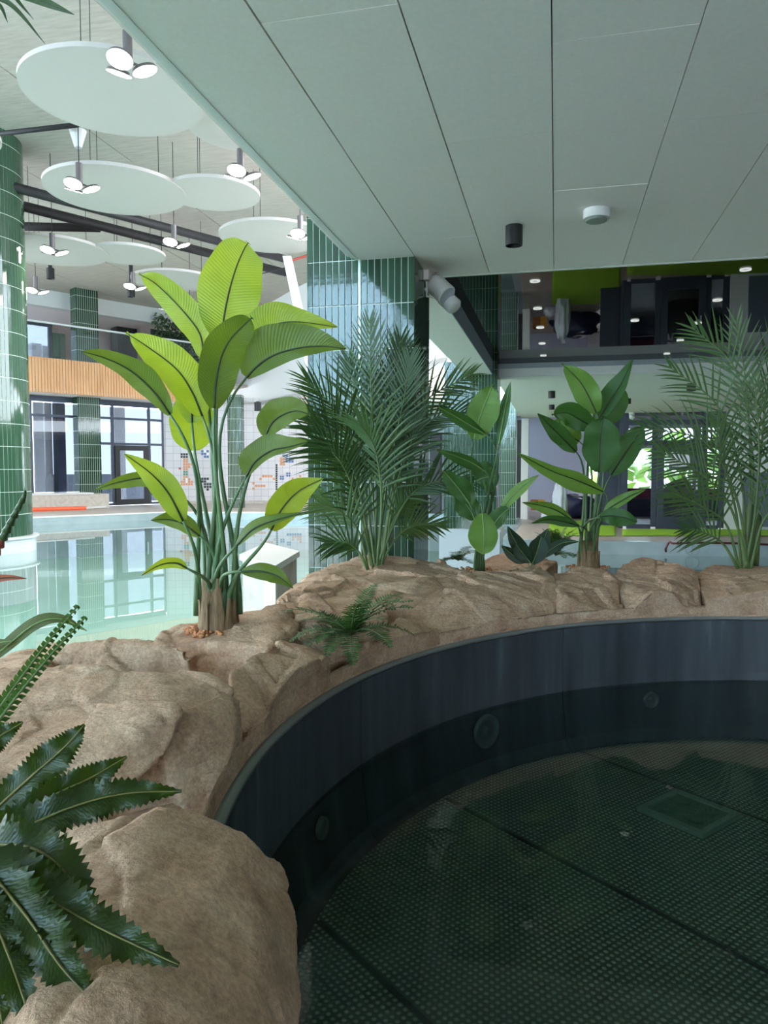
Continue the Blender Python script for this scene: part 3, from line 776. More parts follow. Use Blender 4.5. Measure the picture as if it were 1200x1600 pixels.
def ring_boulder(label, a0, a1, zt, seed):
    pts = []
    for k in range(5):
        a = math.radians(a0 + (a1 - a0) * k / 4)
        pts += [ringpt(a, TR + .02, .605), ringpt(a, TR + .12, zt - .06), ringpt(a, TR + .38, zt), ringpt(a, TR + .62, zt - .1)]
    B(label, [], base=.3, seed=seed, vox=.011, extra=pts)
ring_boulder('long low boulder following the rim just past the far palm', 66, 84, .80, 15)
ring_boulder('rounded boulder on the side of the tub away from the pool hall', 44, 64, .84, 16)
ring_boulder('flat boulder farthest round the tub rim from the banana plants', 18, 42, .78, 17)
# ================================================================ HALL FITTINGS
def lamp_emit(name, c, s):
    return mat(name, (.9, .9, .9, 1), .5, emit=c, estr=s)
M['lamp'] = lamp_emit('lamp_diffuser', (1.0, .93, .88, 1), 12)
M['lamptube'] = mat('lamp_tube', sr(120, 112, 112), .4, .5)
# floating round ceiling sails
def sail(label, discs, z, hang=True):
    t = None
    geo = []
    for i, (Lp, Rp, Tp, Bp) in enumerate(discs):
        zi = z + .012 * i
        P = [atz(u, v, zi) for u, v in (Lp, Rp, Tp, Bp)]
        A = np.array([[2 * p.x, 2 * p.y, 1] for p in P]); b = np.array([p.x ** 2 + p.y ** 2 for p in P])
        s = np.linalg.lstsq(A, b, rcond=None)[0]; r = math.sqrt(s[2] + s[0] ** 2 + s[1] ** 2)
        geo.append((s[0], s[1], r, zi))
    t = thing('ceiling_sail', (geo[0][0], geo[0][1], z), label, 'ceiling panel', 'round white acoustic sails under the concrete')
    for x, y, r, zi in geo:
        link('disc', MB().disc((x, y), r, zi, zi + .06, 96).mesh('disc'), M['sail'], t)
        for k in range(3):
            a = 2.1 * k + .5; link('suspension_wire', MB().tube([(x + .6 * r * math.cos(a), y + .6 * r * math.sin(a), zi + .06), (x + .6 * r * math.cos(a), y + .6 * r * math.sin(a), ZH + .01)], .006, 5).mesh('suspension_wire'), M['pipe'], t)
    return geo
ZS = 6.5
sail('largest round white ceiling sail, nearest the edge of the soffit', [((27, 120), (317, 182), (105, 72), (235, 214))], ZS)
sail('pair of overlapping round white ceiling sails above the black pipes', [((71, 285), (287, 312), (125, 254), (208, 338)), ((262, 301), (403, 311), (312, 275), (352, 331))], ZS)
sail('pair of overlapping ceiling sails, beyond the black pipes', [((-8, 386), (167, 402), (50, 366), (110, 417)), ((141, 396), (257, 403), (186, 381), (215, 415))], ZS)
sail('round ceiling sail showing between the soffit edge and the white strut', [((353, 362), (500, 378), (410, 340), (440, 398))], ZS)
sail('round ceiling sail partly hidden by the top banana leaf', [((213, 432), (335, 442), (262, 420), (285, 457))], ZS)
sail('round ceiling sail just past the top of the round column', [((-190, 205), (14, 224), (-110, 175), (-40, 240))], ZS)
sail('sliver of a ceiling sail touching the largest one beside the soffit edge', [((300, 178), (470, 215), (350, 150), (420, 240))], ZS + .08)
# pendant clusters of three tilted lamp heads
def pendant(u, v, z, label, light=True, energy=18):
    p = atz(u, v, z)
    t = thing('pendant_lamp', p, label, 'lamp', 'three-headed pendant lamps of the pool hall')
    link('stem', MB().tube([p + Vector((0, 0, .02)), p + Vector((0, 0, .38))], .055, 16).mesh('stem'), M['lamptube'], t, False)
    link('cable', MB().tube([p + Vector((0, 0, .38)), Vector((p.x, p.y, ZH + .01))], .008, 6).mesh('cable'), M['pipe'], t)
    for k in range(3):
        a = 2 * math.pi * k / 3 + .6
        c = p + Vector((math.cos(a), math.sin(a), 0)) * .185 + Vector((0, 0, -.02))
        nrm = (Vector((math.cos(a), math.sin(a), 0)) * .35 + Vector((0, 0, -1))).normalized()
        tx = nrm.orthogonal().normalized(); ty = nrm.cross(tx); seg = 24
        vs = []; fs = []
        for rr, h in ((.135, -.035), (.14, 0), (.0, 0)):
            vs += [c + nrm * h + (tx * math.cos(2 * math.pi * i / seg) + ty * math.sin(2 * math.pi * i / seg)) * max(rr, .001) for i in range(seg)]
        head = MB().add(vs[:2 * seg], [(i, (i + 1) % seg, seg + (i + 1) % seg, seg + i) for i in range(seg)] + [tuple(range(seg))[::-1]])
        ho = link('lamp_head', head.mesh('lamp_head'), M['lamptube'], t)
        link('diffuser', MB().add(vs[seg:2 * seg], [tuple(range(seg))]).mesh('diffuser'), M['lamp'], ho)
        link('bracket', MB().tube([p + Vector((0, 0, .06)), c - nrm * .035], .016, 6).mesh('bracket'), M['lamptube'], t)
    if light:
        ld = bpy.data.lights.new('pendant_light', 'SPOT'); ld.energy = energy * 10; ld.spot_size = math.radians(165); ld.spot_blend = .5
        ld.shadow_soft_size = .12; ld.color = (1, .87, .74)
        lo = bpy.data.objects.new('pendant_light', ld); COL.objects.link(lo); lo.parent = t; lo.location = (0, 0, -.12)
pend = [(200, 104, 6.0, 'three-headed pendant lamp glowing before the largest ceiling sail'),
        (124, 292, 6.1, 'three-headed pendant lamp before the overlapping sails above the black pipes'),
        (376, 272, 6.1, 'three-headed pendant lamp hanging next to the soffit edge'),
        (82, 393, 6.1, 'three-headed pendant lamp in front of the sails beyond the black pipes'),
        (272, 381, 6.1, 'three-headed pendant lamp just below the black pipes'),
        (56, 455, 6.1, 'three-headed pendant lamp beside the round column above the balcony'),
        (208, 449, 6.1, 'three-headed pendant lamp close to the tall green column top'),
        (297, 487, 5.9, 'three-headed pendant lamp before the hanging greenery'),
        (469, 368, 6.1, 'three-headed pendant lamp at the corner of the big tiled column')]
for i, (u, v, z, lb) in enumerate(pend): pendant(u, v, z, lb)
# small fittings of the hall ceiling
p = atz(122, 222, 7.3)
t = thing('cable_rose', p, 'white conical cable rose on the concrete hall ceiling', 'ceiling rose')
link('cone', MB().tube([p + Vector((0, 0, -.1)), p + Vector((0, 0, .2))], [.06, .15], 20).mesh('cone'), M['white'], t)
link('cord', MB().tube([p + Vector((0, 0, .2)), Vector((p.x, p.y, ZH + .01))], .01, 6).mesh('cord'), M['pipe'], t)
def spot(u, v, z, r, h, label, top, cat='spotlight', grp=None, m='black'):
    p = atz(u, v, z)
    t = thing('ceiling_spotlight', p, label, cat, grp)
    seg = 32; prof = [(r * .55, .5 * h), (r * .85, .02), (r * .9, 0), (r, 0), (r, h), (.001, h)]
    vs = []; fs = []
    for rr, hh in prof: vs += [p + Vector((rr * math.cos(2 * math.pi * i / seg), rr * math.sin(2 * math.pi * i / seg), hh)) for i in range(seg)]
    for j in range(len(prof) - 1):
        for i in range(seg): fs.append((j * seg + i, j * seg + (i + 1) % seg, (j + 1) * seg + (i + 1) % seg, (j + 1) * seg + i))
    link('housing', MB().add(vs, fs).mesh('housing'), M[m], t)
    link('lens', MB().disc(p, r * .6, p.z + .45 * h, p.z + .5 * h, 24).mesh('lens'), mat('spot_lens', sr(205, 205, 200), .2), t)
    if top - (p.z + h) > .01:
        link('mount', MB().disc(p, r * .5, p.z + h, top + .005, 16).mesh('mount'), M[m], t)
    return t
spot(79, 436, 6.9, .11, .3, 'black cylinder spotlight under the hall ceiling beside a pendant lamp', ZH, grp='black hall spotlights')
spot(205, 464, 6.6, .11, .3, 'black cylinder spotlight directly beneath the pendant by the tall green column', ZH, grp='black hall spotlights')
spot(403, 642, fb - .35, .14, .34, 'black spotlight on the mezzanine underside next to the banana stems', fb + .02)
spot(380, 652, fb - .35, .14, .34, 'black spotlight on the mezzanine underside at the green column top', fb + .02)
spot(466, 637, fb - .3, .12, .3, 'black spotlight on the mezzanine underside by the big tiled column', fb + .02)
def pipe(a, b, z, r, label):
    p, q = atz(*a, z), atz(*b, z); p, q = p + (p - q) * .6, q
    o = MB().tube([p, q], r, 12).build('ceiling_pipe', M['pipe'], None, True); tag(o, label, 'pipe', 'black pipes under the hall ceiling'); o.location = (0, 0, 0)
pipe((35, 296), (446, 405), 7.15, .10, 'upper of the two long black pipes crossing under the hall ceiling')
pipe((35, 322), (446, 426), 7.15, .11, 'lower of the two long black pipes crossing under the hall ceiling')
pipe((35, 354), (156, 356), 7.2, .10, 'short black pipe running into the two long black pipes')
pipe((8, 208), (122, 195), 7.45, .045, 'thin grey conduit on the concrete behind the largest ceiling sail')
# leaning white strut by the column
a, b = atd(449, 402, 17), atd(470, 500, 17)
m = MB(); d_ = (b - a); sx = RIGHT * .10; kk = (b.z + 1.3) / -d_.z; sy = FWD * .10
m.hexa([a - sx - sy, a + sx - sy, a + sx + sy, a - sx + sy, b + d_ * kk - sx - sy, b + d_ * kk + sx - sy, b + d_ * kk + sx + sy, b + d_ * kk - sx + sy])
so = thing('slide_strut', b + d_ * kk, 'leaning white steel strut beside the big tiled column', 'strut')
link('post', m.mesh('post'), M['whitegloss'], so)
link('brace', MB().tube([a + Vector((0, 0, -.1)), a + RIGHT * .5 + Vector((0, 0, .05))], .03, 8).mesh('brace'), mat('rust_red', sr(150, 60, 50), .5), so)
link('tie_rod', MB().tube([a + d_ * .15, a - RIGHT * .9 + Vector((0, 0, -.45))], .012, 6).mesh('tie_rod'), M['pipe'], so)
# living wall of hanging greenery on the upper floor
def leaf_mat(name, top, under, trans=.35, rough=.35, vein=.35):
    m = bpy.data.materials.new(name); m.use_nodes = True; b = bsdf(m); out = m.node_tree.nodes['Material Output']
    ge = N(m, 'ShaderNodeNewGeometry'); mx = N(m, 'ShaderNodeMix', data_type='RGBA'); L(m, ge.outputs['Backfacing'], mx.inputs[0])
    mx.inputs[6].default_value = top; mx.inputs[7].default_value = under  # paler underside; turned leaves use it to paint backlight into the colour
    v = coord(m, 'Object'); f = noisen(m, v, 5, 4)
    mu = N(m, 'ShaderNodeMix', data_type='RGBA', blend_type='MULTIPLY'); mu.inputs[0].default_value = 1
    L(m, mx.outputs[2], mu.inputs[6]); L(m, ramp(m, f, [(.3, (.80, .84, .8, 1)), (.7, (1.1, 1.06, 1.1, 1))]), mu.inputs[7])
    L(m, mu.outputs[2], b.inputs['Base Color']); b.inputs['Roughness'].default_value = rough
    # fine side veins running off the midrib (leaf-space coordinates)
    uv = N(m, 'ShaderNodeTexCoord'); sx_ = N(m, 'ShaderNodeSeparateXYZ'); L(m, uv.outputs['UV'], sx_.inputs[0])
    ab = N(m, 'ShaderNodeMath', operation='ABSOLUTE'); L(m, sx_.outputs[0], ab.inputs[0])
    k1 = N(m, 'ShaderNodeMath', operation='MULTIPLY_ADD'); k1.inputs[1].default_value = -.10; L(m, ab.outputs[0], k1.inputs[0]); L(m, sx_.outputs[1], k1.inputs[2])
    k2 = N(m, 'ShaderNodeMath', operation='MULTIPLY'); k2.inputs[1].default_value = 260; L(m, k1.outputs[0], k2.inputs[0])
    sn = N(m, 'ShaderNodeMath', operation='SINE'); L(m, k2.outputs[0], sn.inputs[0])
    bump(m, sn.outputs[0], vein, .0015)
    tr = N(m, 'ShaderNodeBsdfTranslucent'); hs = N(m, 'ShaderNodeMix', data_type='RGBA', blend_type='MULTIPLY'); hs.inputs[0].default_value = 1
    L(m, mu.outputs[2], hs.inputs[6]); hs.inputs[7].default_value = (1.5, 1.35, .45, 1); L(m, hs.outputs[2], tr.inputs[0])
    ms = N(m, 'ShaderNodeMixShader'); ms.inputs[0].default_value = trans; L(m, b.outputs[0], ms.inputs[1]); L(m, tr.outputs[0], ms.inputs[2])
    L(m, ms.outputs[0], out.inputs['Surface']); return m
M['livewall'] = leaf_mat('hanging_leaves', sr(58, 84, 58), sr(84, 110, 78), .2, .5)
g0, g1 = wpix(240, 500, -.3)[0], wpix(312, 500, -.3)[0]
lt = thing('living_wall', W((g0 + g1) / 2, -.4, ft + .2), 'dark hanging greenery on the upper floor beyond the balustrade', 'plants')
m = MB(); rnd = random.Random(3)
for k in range(1500):
    s_ = rnd.uniform(g0, g1); f_ = (s_ - g0) / (g1 - g0)
    z_ = rnd.uniform(ft + .2 + 1.3 * rnd.random() * (1 - f_) , ZH - .3 - 1.0 * f_ * f_); 
    c = W(s_, -.5 + rnd.uniform(0, .45), z_); a = Vector((rnd.gauss(0, 1), rnd.gauss(0, 1), rnd.gauss(0, .6) - .6)).normalized() * rnd.uniform(.1, .22)
    b = a.cross(Vector((rnd.gauss(0, 1), rnd.gauss(0, 1), rnd.gauss(0, 1)))).normalized() * .045
    m.add([c, c + a * .5 + b, c + a, c + a * .5 - b], [(0, 1, 2, 3)])
o = m.build('foliage', M['livewall'], lt); o['kind'] = 'stuff'
link('backing', wbox(MB(), g0, g1, -.58, -.5, ft + .9, ZH - .9).mesh('backing'), mat('planter_backing', sr(50, 48, 44), .8), lt)
# black cabinet on the upper floor
c0, c1 = wpix(183, 520, -2.5)[0], wpix(214, 520, -2.5)[0]
o = wbox(MB(), c0, c1, -3.1, -2.5, ft - .25, wpix(198, 512, -2.5)[1]).build('kiosk', M['black']); tag(o, 'black kiosk on the upper floor behind the balustrade', 'kiosk')
# concrete bench and orange pole below the hall window
b0, b1 = wpix(20, 780, 1.0)[0], wpix(163, 780, 1.0)[0]
o = thing('concrete_bench', W((b0 + b1) / 2, 1, 0), 'long low concrete bench below the hall window', 'bench')
link('block', wbox(MB(), b0, b1, .55, 1.4, 0, wpix(100, 773, 1.4)[1]).mesh('block'), M['conc2'], o)
link('top_slab', wbox(MB(), b0, b1 - .6, .50, 1.45, wpix(100, 773, 1.4)[1], wpix(100, 773, 1.4)[1] + .05).mesh('top_slab'), M['white'], o)
a, b = atz(30, 797, .06), atz(134, 794, .06); c = atz(165, 792, .06)
o = thing('rescue_pole', (a + b) / 2, 'orange pole with a pale end lying on the deck before the bench', 'pole')
link('shaft', MB().tube([a, b], .075, 12).mesh('shaft'), mat('orange_plastic', sr(236, 96, 58), .4), o)
link('grip', MB().tube([b, c], .045, 12).mesh('grip'), M['white'], o)
# white-topped block in the pool by the big column
pt = [atd(372, 868, 6.0), atd(432, 862, 5.6)]
zt_ = .72
q0, q1, q2 = atz(374, 866, zt_), atz(430, 884, zt_), atz(468, 861, zt_)
q3 = q0 + (q2 - q1)
o = thing('overflow_block', (q0 + q2) / 2 - Vector((0, 0, 2)), 'square white-topped concrete block standing in the pool by the big column', 'block')
def quadprism(qs, z0, z1): return MB().prism([(q.x, q.y) for q in qs], z0, z1)
cq = (q0 + q1 + q2 + q3) / 4
sh = [cq + (q - cq) * .9 for q in (q0, q1, q2, q3)]
link('body', quadprism(sh, -1.3, zt_ - .05).mesh('body'), M['conc2'], o)
link('top_slab', quadprism((q0, q1, q2, q3), zt_ - .05, zt_).mesh('top_slab'), M['white'], o)
# front lip panel
dn = (q1 - q0).normalized(); nv = Vector((dn.y, -dn.x, 0))
f0 = q0 + (q1 - q0) * .70; 
link('white_leg', MB().prism([(p.x, p.y) for p in (f0, q1, q1 + (q2 - q1) * .06, f0 + (q2 - q1) * .06)], -1.3, zt_ - .05).mesh('white_leg'), M['white'], o)
# mosaic figures: coloured wall tiles
MC = {'k': sr(38, 34, 36), 'o': sr(208, 146, 104), 'g': sr(78, 140, 116), 'b': sr(84, 106, 150), 'w': sr(236, 232, 230), 'r': sr(190, 80, 84)}
MMAT = {k: mat('mosaic_tile_' + {'k': 'black', 'o': 'terracotta', 'g': 'green', 'b': 'blue', 'w': 'white', 'r': 'red'}[k], c, .3) for k, c in MC.items()}
def mosaic(name, u0, v0, px, rows_, label=None):
    cells = {}
    for r_, row in enumerate(rows_):
        for c_, ch in enumerate(row):
            if ch == '.': continue
            s0, z1 = mpix(u0 + c_ * px, v0 + r_ * px); s1, z0 = mpix(u0 + (c_ + 1) * px, v0 + (r_ + 1) * px)
            o = link('mosaic_tile', mbox(MB(), s0 + .008, s1 - .008, 0, .012, z0 + .008, z1 - .008).mesh('mosaic_tile'), MMAT[ch], wm)
mosaic('mosaic', 282, 708, 3.9, ['kkk..', 'kkk..', '.oo..', '.oo..', '.oooo', '.ooo.', '.oo..', '.gg..', '.gg..', '.oo..', '.owo.', 'oowoo', 'ooooo'])
mosaic('mosaic', 279, 730, 4, ['r'])
mosaic('mosaic', 314, 703, 4.2, ['bwb', 'bbw', '.bb'])
mosaic('mosaic', 314, 746, 4.2, ['kkk..', 'kk...', '.kkkk', '.kkk.', '..k..'])
mosaic('mosaic', 437, 710, 4.4, ['.bb..', 'oobbb', 'oobbb', 'oo...'])
mosaic('mosaic', 430.5, 725, 3.4, ['k'] * 12)
mosaic('mosaic', 405, 742, 4.2, ['.oooo.', 'o....o'])
mosaic('mosaic', 394, 753, 4.2, ['o....', '.oooo', 'o....'])
mosaic('mosaic', 437, 743, 3.5, ['bb', 'bb']); mosaic('mosaic', 447, 738, 3.5, ['bb', 'bb'])
mosaic('mosaic', 447, 742, 4.0, ['.....o', '..o.oo', '..oooo', 'bbbbbb'])

# ================================================================ FITTINGS UNDER THE SOFFIT
p = atz(803, 384, ZA - .145)
spot(803, 384, ZA - .115, .05, .115, 'black cylinder downlight on the grey panel soffit', ZA)
p = atz(932, 341, ZA - .045)
t = thing('smoke_detector', p, 'round white detector with a dark face on the grey panel soffit', 'detector')
link('base', MB().disc(p, .072, ZA - .05, ZA + .001, 40).mesh('base'), M['whitegloss'], t)
link('face', MB().disc(p, .056, ZA - .062, ZA - .05, 40).mesh('face'), mat('detector_face', sr(120, 128, 122), .4), t)
# white horn loudspeaker on a bracket at the column corner
pc_ = atd(688, 452, 5.35)
t = thing('projector_speaker', pc_, 'white cylindrical loudspeaker on a bracket at the side of the big column', 'loudspeaker')
ax = (RIGHT * .45 - Vector((0, 0, .55)) - FWD * .35).normalized()
link('housing', MB().tube([pc_ - ax * .10, pc_ - ax * .095, pc_ - ax * .06, pc_ + ax * .075, pc_ + ax * .08], [.04, .062, .074, .076, .07], 32).mesh('housing'), M['white'], t, True)
link('grille', MB().tube([pc_ + ax * .081, pc_ + ax * .086], .066, 32).mesh('grille'), mat('speaker_grille', sr(176, 180, 186), .6), t)
# shield behind
sd = FWD * .06 + RIGHT * .045 - Vector((0, 0, .05))
link('rear_cover', MB().tube([pc_ + sd - ax * .02, pc_ + sd + ax * .10, pc_ + sd + ax * .112], [.06, .062, .05], 28).mesh('rear_cover'), M['white'], t, True)
br = pc_ - RIGHT * .10
link('bracket', MB().tube([pc_ - ax * .03 + Vector((0, 0, .06)), br + Vector((0, 0, .06)), br - Vector((0, 0, .05)), pc_ + ax * .02 - Vector((0, 0, .06))], .008, 8).mesh('bracket'), M['white'], t)
link('bracket_arm', MB().tube([br, Vector((CX1 - .005, br.y, br.z))], .012, 8).mesh('bracket_arm'), M['white'], t)
link('cable', MB().tube([pc_ - ax * .1, pc_ - ax * .12 + Vector((0, 0, .05)), Vector((pc_.x - .03, pc_.y, ZA - .001))], .005, 6).mesh('cable'), mat('red_cable', sr(170, 50, 50), .5), t)
# ring downlights in the black ceiling
RL = [(836, 438), (840, 481), (844, 511), (847, 536), (849, 555), (1165, 420), (1121, 468), (1090, 504), (1063, 531), (1042, 552), (992, 500)]
M['ring'] = mat('white_ring', sr(230, 230, 230), .4, emit=(1, .97, .92, 1), estr=.35)
for i, (u, v) in enumerate(RL):
    p = atz(u, v, ZB)
    t = thing('ring_downlight', p, ('small ring downlight set in the black glossy ceiling, ' + ('row along the bulkhead' if i < 5 else 'row away from the bulkhead' if i < 10 else 'on its own between the two rows')), 'downlight', 'ring downlights row %d' % (1 if i < 5 else 2 if i < 10 else 3))
    seg = 28; r0, r1 = .026, .042; vs = []; fs = []
    for rr, h in ((r0, -.004), (r0, -.012), (r1, -.012), (r1, .002)): vs += [p + Vector((rr * math.cos(2 * math.pi * k / seg), rr * math.sin(2 * math.pi * k / seg), h)) for k in range(seg)]
    for j in range(3):
        for k in range(seg): fs.append((j * seg + k, j * seg + (k + 1) % seg, (j + 1) * seg + (k + 1) % seg, (j + 1) * seg + k))
    link('ring', MB().add(vs, fs).mesh('ring'), M['ring'], t)
    link('recess', MB().disc(p, r0, p.z - .005, p.z - .003, seg).mesh('recess'), M['lamptube'], t)

# ================================================================ LOBBY BEHIND THE FAR SOFFIT
spot(862, 622, ZC - .12, .06, .14, 'first small black cube-like spotlight under the far soffit by the column', ZC)
spot(862, 640, ZC - .10, .06, .12, 'small black spotlight under the far soffit, farther from the pool, by the column', ZC)
spot(1080, 611, ZC - .12, .07, .14, 'small black spotlight under the far soffit above the glass doors', ZC)
spot(980, 631, ZC - .1, .07, .12, 'small black spotlight at the corner of the dark door frame', ZC)
p = aty(988, 622, 18.6); t = thing('security_camera', (p.x, p.y, ZC), 'white dome camera under the far soffit beside the dark door frame', 'camera')
link('base', MB().disc(p, .07, ZC - .05, ZC + .001, 20).mesh('base'), M['white'], t)
link('dome', MB().tube([Vector((p.x, p.y, ZC - .05)), Vector((p.x, p.y, ZC - .14)), Vector((p.x, p.y, ZC - .19))], [.07, .065, .02], 18).mesh('dome'), M['whitegloss'], t, True)
YD = 18.9
def fx(u, y=YD): return aty(u, 733, y).x
def fz(v, u=1050, y=YD): return aty(u, v, y).z
x0, x1 = fx(976), fx(1128)
def yframe(name, xs_, zs_, y, fr=.1, gm='glass', m='darkmetal', skip=()):
    f = MB(); X0, X1, Z0, Z1 = xs_[0], xs_[-1], zs_[0], zs_[-1]
    for i, x in enumerate(xs_):
        w_ = fr if i not in (0, len(xs_) - 1) else fr * 1.2; f.box(x - w_ / 2, x + w_ / 2, y - .05, y + .05, Z0, Z1)
    for i, z in enumerate(zs_):
        for a, b in zip(xs_[:-1], xs_[1:]): f.box(a + fr / 2, b - fr / 2, y - .045, y + .045, z - fr / 2, z + fr / 2)
    o = struct(name, f, M[m])
    for a, b in zip(xs_[:-1], xs_[1:]):
        for c, d in zip(zs_[:-1], zs_[1:]):
            link('pane', MB().box(a + fr / 2, b - fr / 2, y - .008, y + .008, c + fr / 2, d - fr / 2).mesh('pane'), M[gm], o)
    return o
zh, zl, zt3, ztop = fz(692), .05, fz(660), fz(634)
xm, xm2 = fx(1022), fx(1100)
yframe('window_5', [x0, xm, xm2, x1], [.05, zh, zt3, ztop], YD, .12)
struct('trim_8', MB().box(x0 - .06, x1 + .06, YD - .06, YD + .06, ztop, ZC + .0), M['darkmetal'])
ds = struct('door_2', MB(), M['darkmetal'])
dm = MB(); a, b = xm + .07, xm2 - .07
dm.box(a, a + .15, YD - .09, YD - .05, .04, zh - .07); dm.box(b - .15, b, YD - .09, YD - .05, .04, zh - .07)
dm.box(a + .15, b - .15, YD - .09, YD - .05, .04, .3); dm.box(a + .15, b - .15, YD - .09, YD - .05, zh - .22, zh - .07)
ds.data = dm.mesh('door_2'); ds.data.materials.append(M['darkmetal'])
link('door_handle', MB().box(b - .12, b - .09, YD - .15, YD - .09, .95, 1.25).mesh('door_handle'), M['steel'], ds)
struct('wall_lobby_right', MB().box(x1 + .06, 8, YD - .1, YD + .1, 0, ZC), M['white'])
# grey wall panel further right
o = MB().box(fx(1160), fx(1235), YD - .16, YD - .1, .1, fz(738)).build('wall_panel', mat('slate_panel', sr(92, 100, 112), .5)); tag(o, 'slate grey panel on the white wall behind the far palm', 'panel')
# lobby: side partition, back wall with windows
M['lilac'] = mat('lilac_wall', sr(172, 170, 190), .5)
struct('wall_lobby_side', MB().box(x0 - .12, x0 - .02, YD, 24.5, 0, 3.3), M['darkmetal'])
m = MB(); y_ = YD + .1
pr = thing('slat_screen', (fx(934), YD + .6, 0), 'dark vertical slat screen left of the glass doors', 'screen')
for k in range(12):
    xk = fx(936) + (x0 - .12 - fx(936)) * (k + .5) / 12
    link('slat', MB().box(xk - .022, xk + .022, YD + .55, YD + .65, 0, 2.75).mesh('slat'), M['darkmetal'], pr)
YL = 26.0
f = facade('wall_lobby_back', (-6, YL, 0), (8, YL, 0), 0, 3.3, 12, [2.2], .75, .5)
yg = YL - .3
struct('wall_lobby_tile', MB().box(-4.0, aty(915, 733, yg).x, yg - .1, yg, 0, 3.3), M['lilac'])
struct('wall_lobby_white', MB().box(aty(815, 733, 22).x, aty(826, 733, 22).x, 21.6, 22.2, 0, 2.9), M['white'])
struct('wall_lobby_dark', MB().box(aty(808, 733, 22.6).x, aty(815, 733, 22.6).x, 22.2, 22.6, 0, 2.9), M['black'])
struct('wall_passage', MB().box(-5.2, -3.2, 24.0, 24.2, 0, 3.3), M['greyfascia'])
struct('wall_passage_dark', MB().box(aty(672, 733, 23.8).x, aty(689, 733, 23.8).x, 23.7, 24.0, 0, 2.6), M['black'])
# things left standing in the lobby
def crate(u, v, y, label, col, w_=.32, h_=.28):
    p = aty(u, v, y); p.z = max(p.z, 0)
    t = thing('storage_crate', (p.x, p.y, p.z), label, 'crate', None)
    m = MB(); m.box(p.x - w_ / 2, p.x + w_ / 2, p.y - .15, p.y + .15, p.z, p.z + .03)
    for sx_ in (-1, 1):
        m.box(p.x + sx_ * w_ / 2 - (.02 if sx_ > 0 else 0), p.x + sx_ * w_ / 2 + (.02 if sx_ < 0 else 0), p.y - .15, p.y + .15, p.z + .03, p.z + h_)
        m.box(p.x - w_ / 2 + .02, p.x + w_ / 2 - .02, p.y + sx_ * .14 - .01, p.y + sx_ * .14 + .01, p.z + .03, p.z + h_)
    link('shell', m.mesh('shell'), mat('crate_plastic', col, .45), t)
    rm = MB(); rm.box(p.x - w_ / 2 - .012, p.x + w_ / 2 + .012, p.y - .165, p.y - .15, p.z + h_ - .05, p.z + h_); rm.box(p.x - w_ / 2 - .012, p.x + w_ / 2 + .012, p.y - .165, p.y - .15, p.z + h_ * .4, p.z + h_ * .4 + .03)
    link('rib', rm.mesh('rib'), mat('crate_rib', col, .4), t)
for (u, du, lb, c) in ((835, 0, 'brown-orange crate beside the white lobby pillar', sr(150, 84, 36)), (845, 0, 'yellow crate, the larger one of the lobby crates', sr(196, 134, 30))):
    crate(u, 797, 21.5, lb, c, .2, .3)
def blob(label, cat, name, c, sx_, sy_, sz_, m, seed, parts=True):
    bm = bmesh.new(); bmesh.ops.create_icosphere(bm, subdivisions=4, radius=1)
    for v in bm.verts:
        h = 1 + .22 * noise.noise(v.co * 2.1 + Vector((seed, 0, 0))) + .09 * noise.noise(v.co * 6 + Vector((seed, 3, 0)))
        z = max(v.co.z * h, -.75); v.co = Vector((v.co.x * h * sx_, v.co.y * h * sy_, (z + .75) * sz_ / 1.75))
    me = bpy.data.meshes.new(name); bm.to_mesh(me); bm.free()
    o = link(name, me, m, None, True); o.location = c; tag(o, label, cat); return o
M['plastic'] = mat('plastic_wrap', sr(200, 204, 214), .25)
p = aty(875, 800, 20.5)
blob('upright bundle wrapped in clear plastic beside the slat screen', 'bundle', 'wrapped_bundle', (p.x, p.y, 0), .2, .2, 1.15, M['plastic'], 1)
p = aty(858, 800, 21.5); blob('white crumpled sack next to the yellow crate', 'sack', 'sack', (p.x, p.y, 0), .22, .2, .35, M['plastic'], 4)
p = aty(895, 800, 22.5); blob('low heap of dark blue wrapped mats in the lobby', 'mats', 'mat_heap', (p.x, p.y, 0), .7, .4, .7, mat('navy_cover', sr(44, 48, 84), .4), 6)
p = aty(1062, 790, 21.6); blob('dark plastic-covered heap behind the glass door', 'heap', 'covered_heap', (p.x, p.y, 0), .62, .5, 1.1, mat('dark_cover', sr(70, 52, 44), .35), 8)
p = aty(1050, 790, 24.0)
o = thing('lounge_sofa', (p.x, p.y, 0), 'long dark blue bench with a crimson back behind the glass doors', 'sofa')
link('seat', MB().box(x0 + .1, p.x + 2.0, p.y - .4, p.y + .4, 0, .55).mesh('seat'), mat('navy_seat', sr(40, 44, 84), .5), o)
link('backrest', MB().box(x0 + .1, p.x + 2.0, p.y + .25, p.y + .45, .55, .85).mesh('backrest'), mat('crimson', sr(150, 40, 90), .5), o)
pp = aty(1068, 695, YD + .15); o = MB().box(pp.x - .34, pp.x + .34, YD + .008, YD + .012, fz(735), fz(697)).build('notice_sheet', mat('paper_sheet', sr(170, 172, 168), .7)); tag(o, 'grey sheet hung inside the upper half of the glass door', 'sheet')
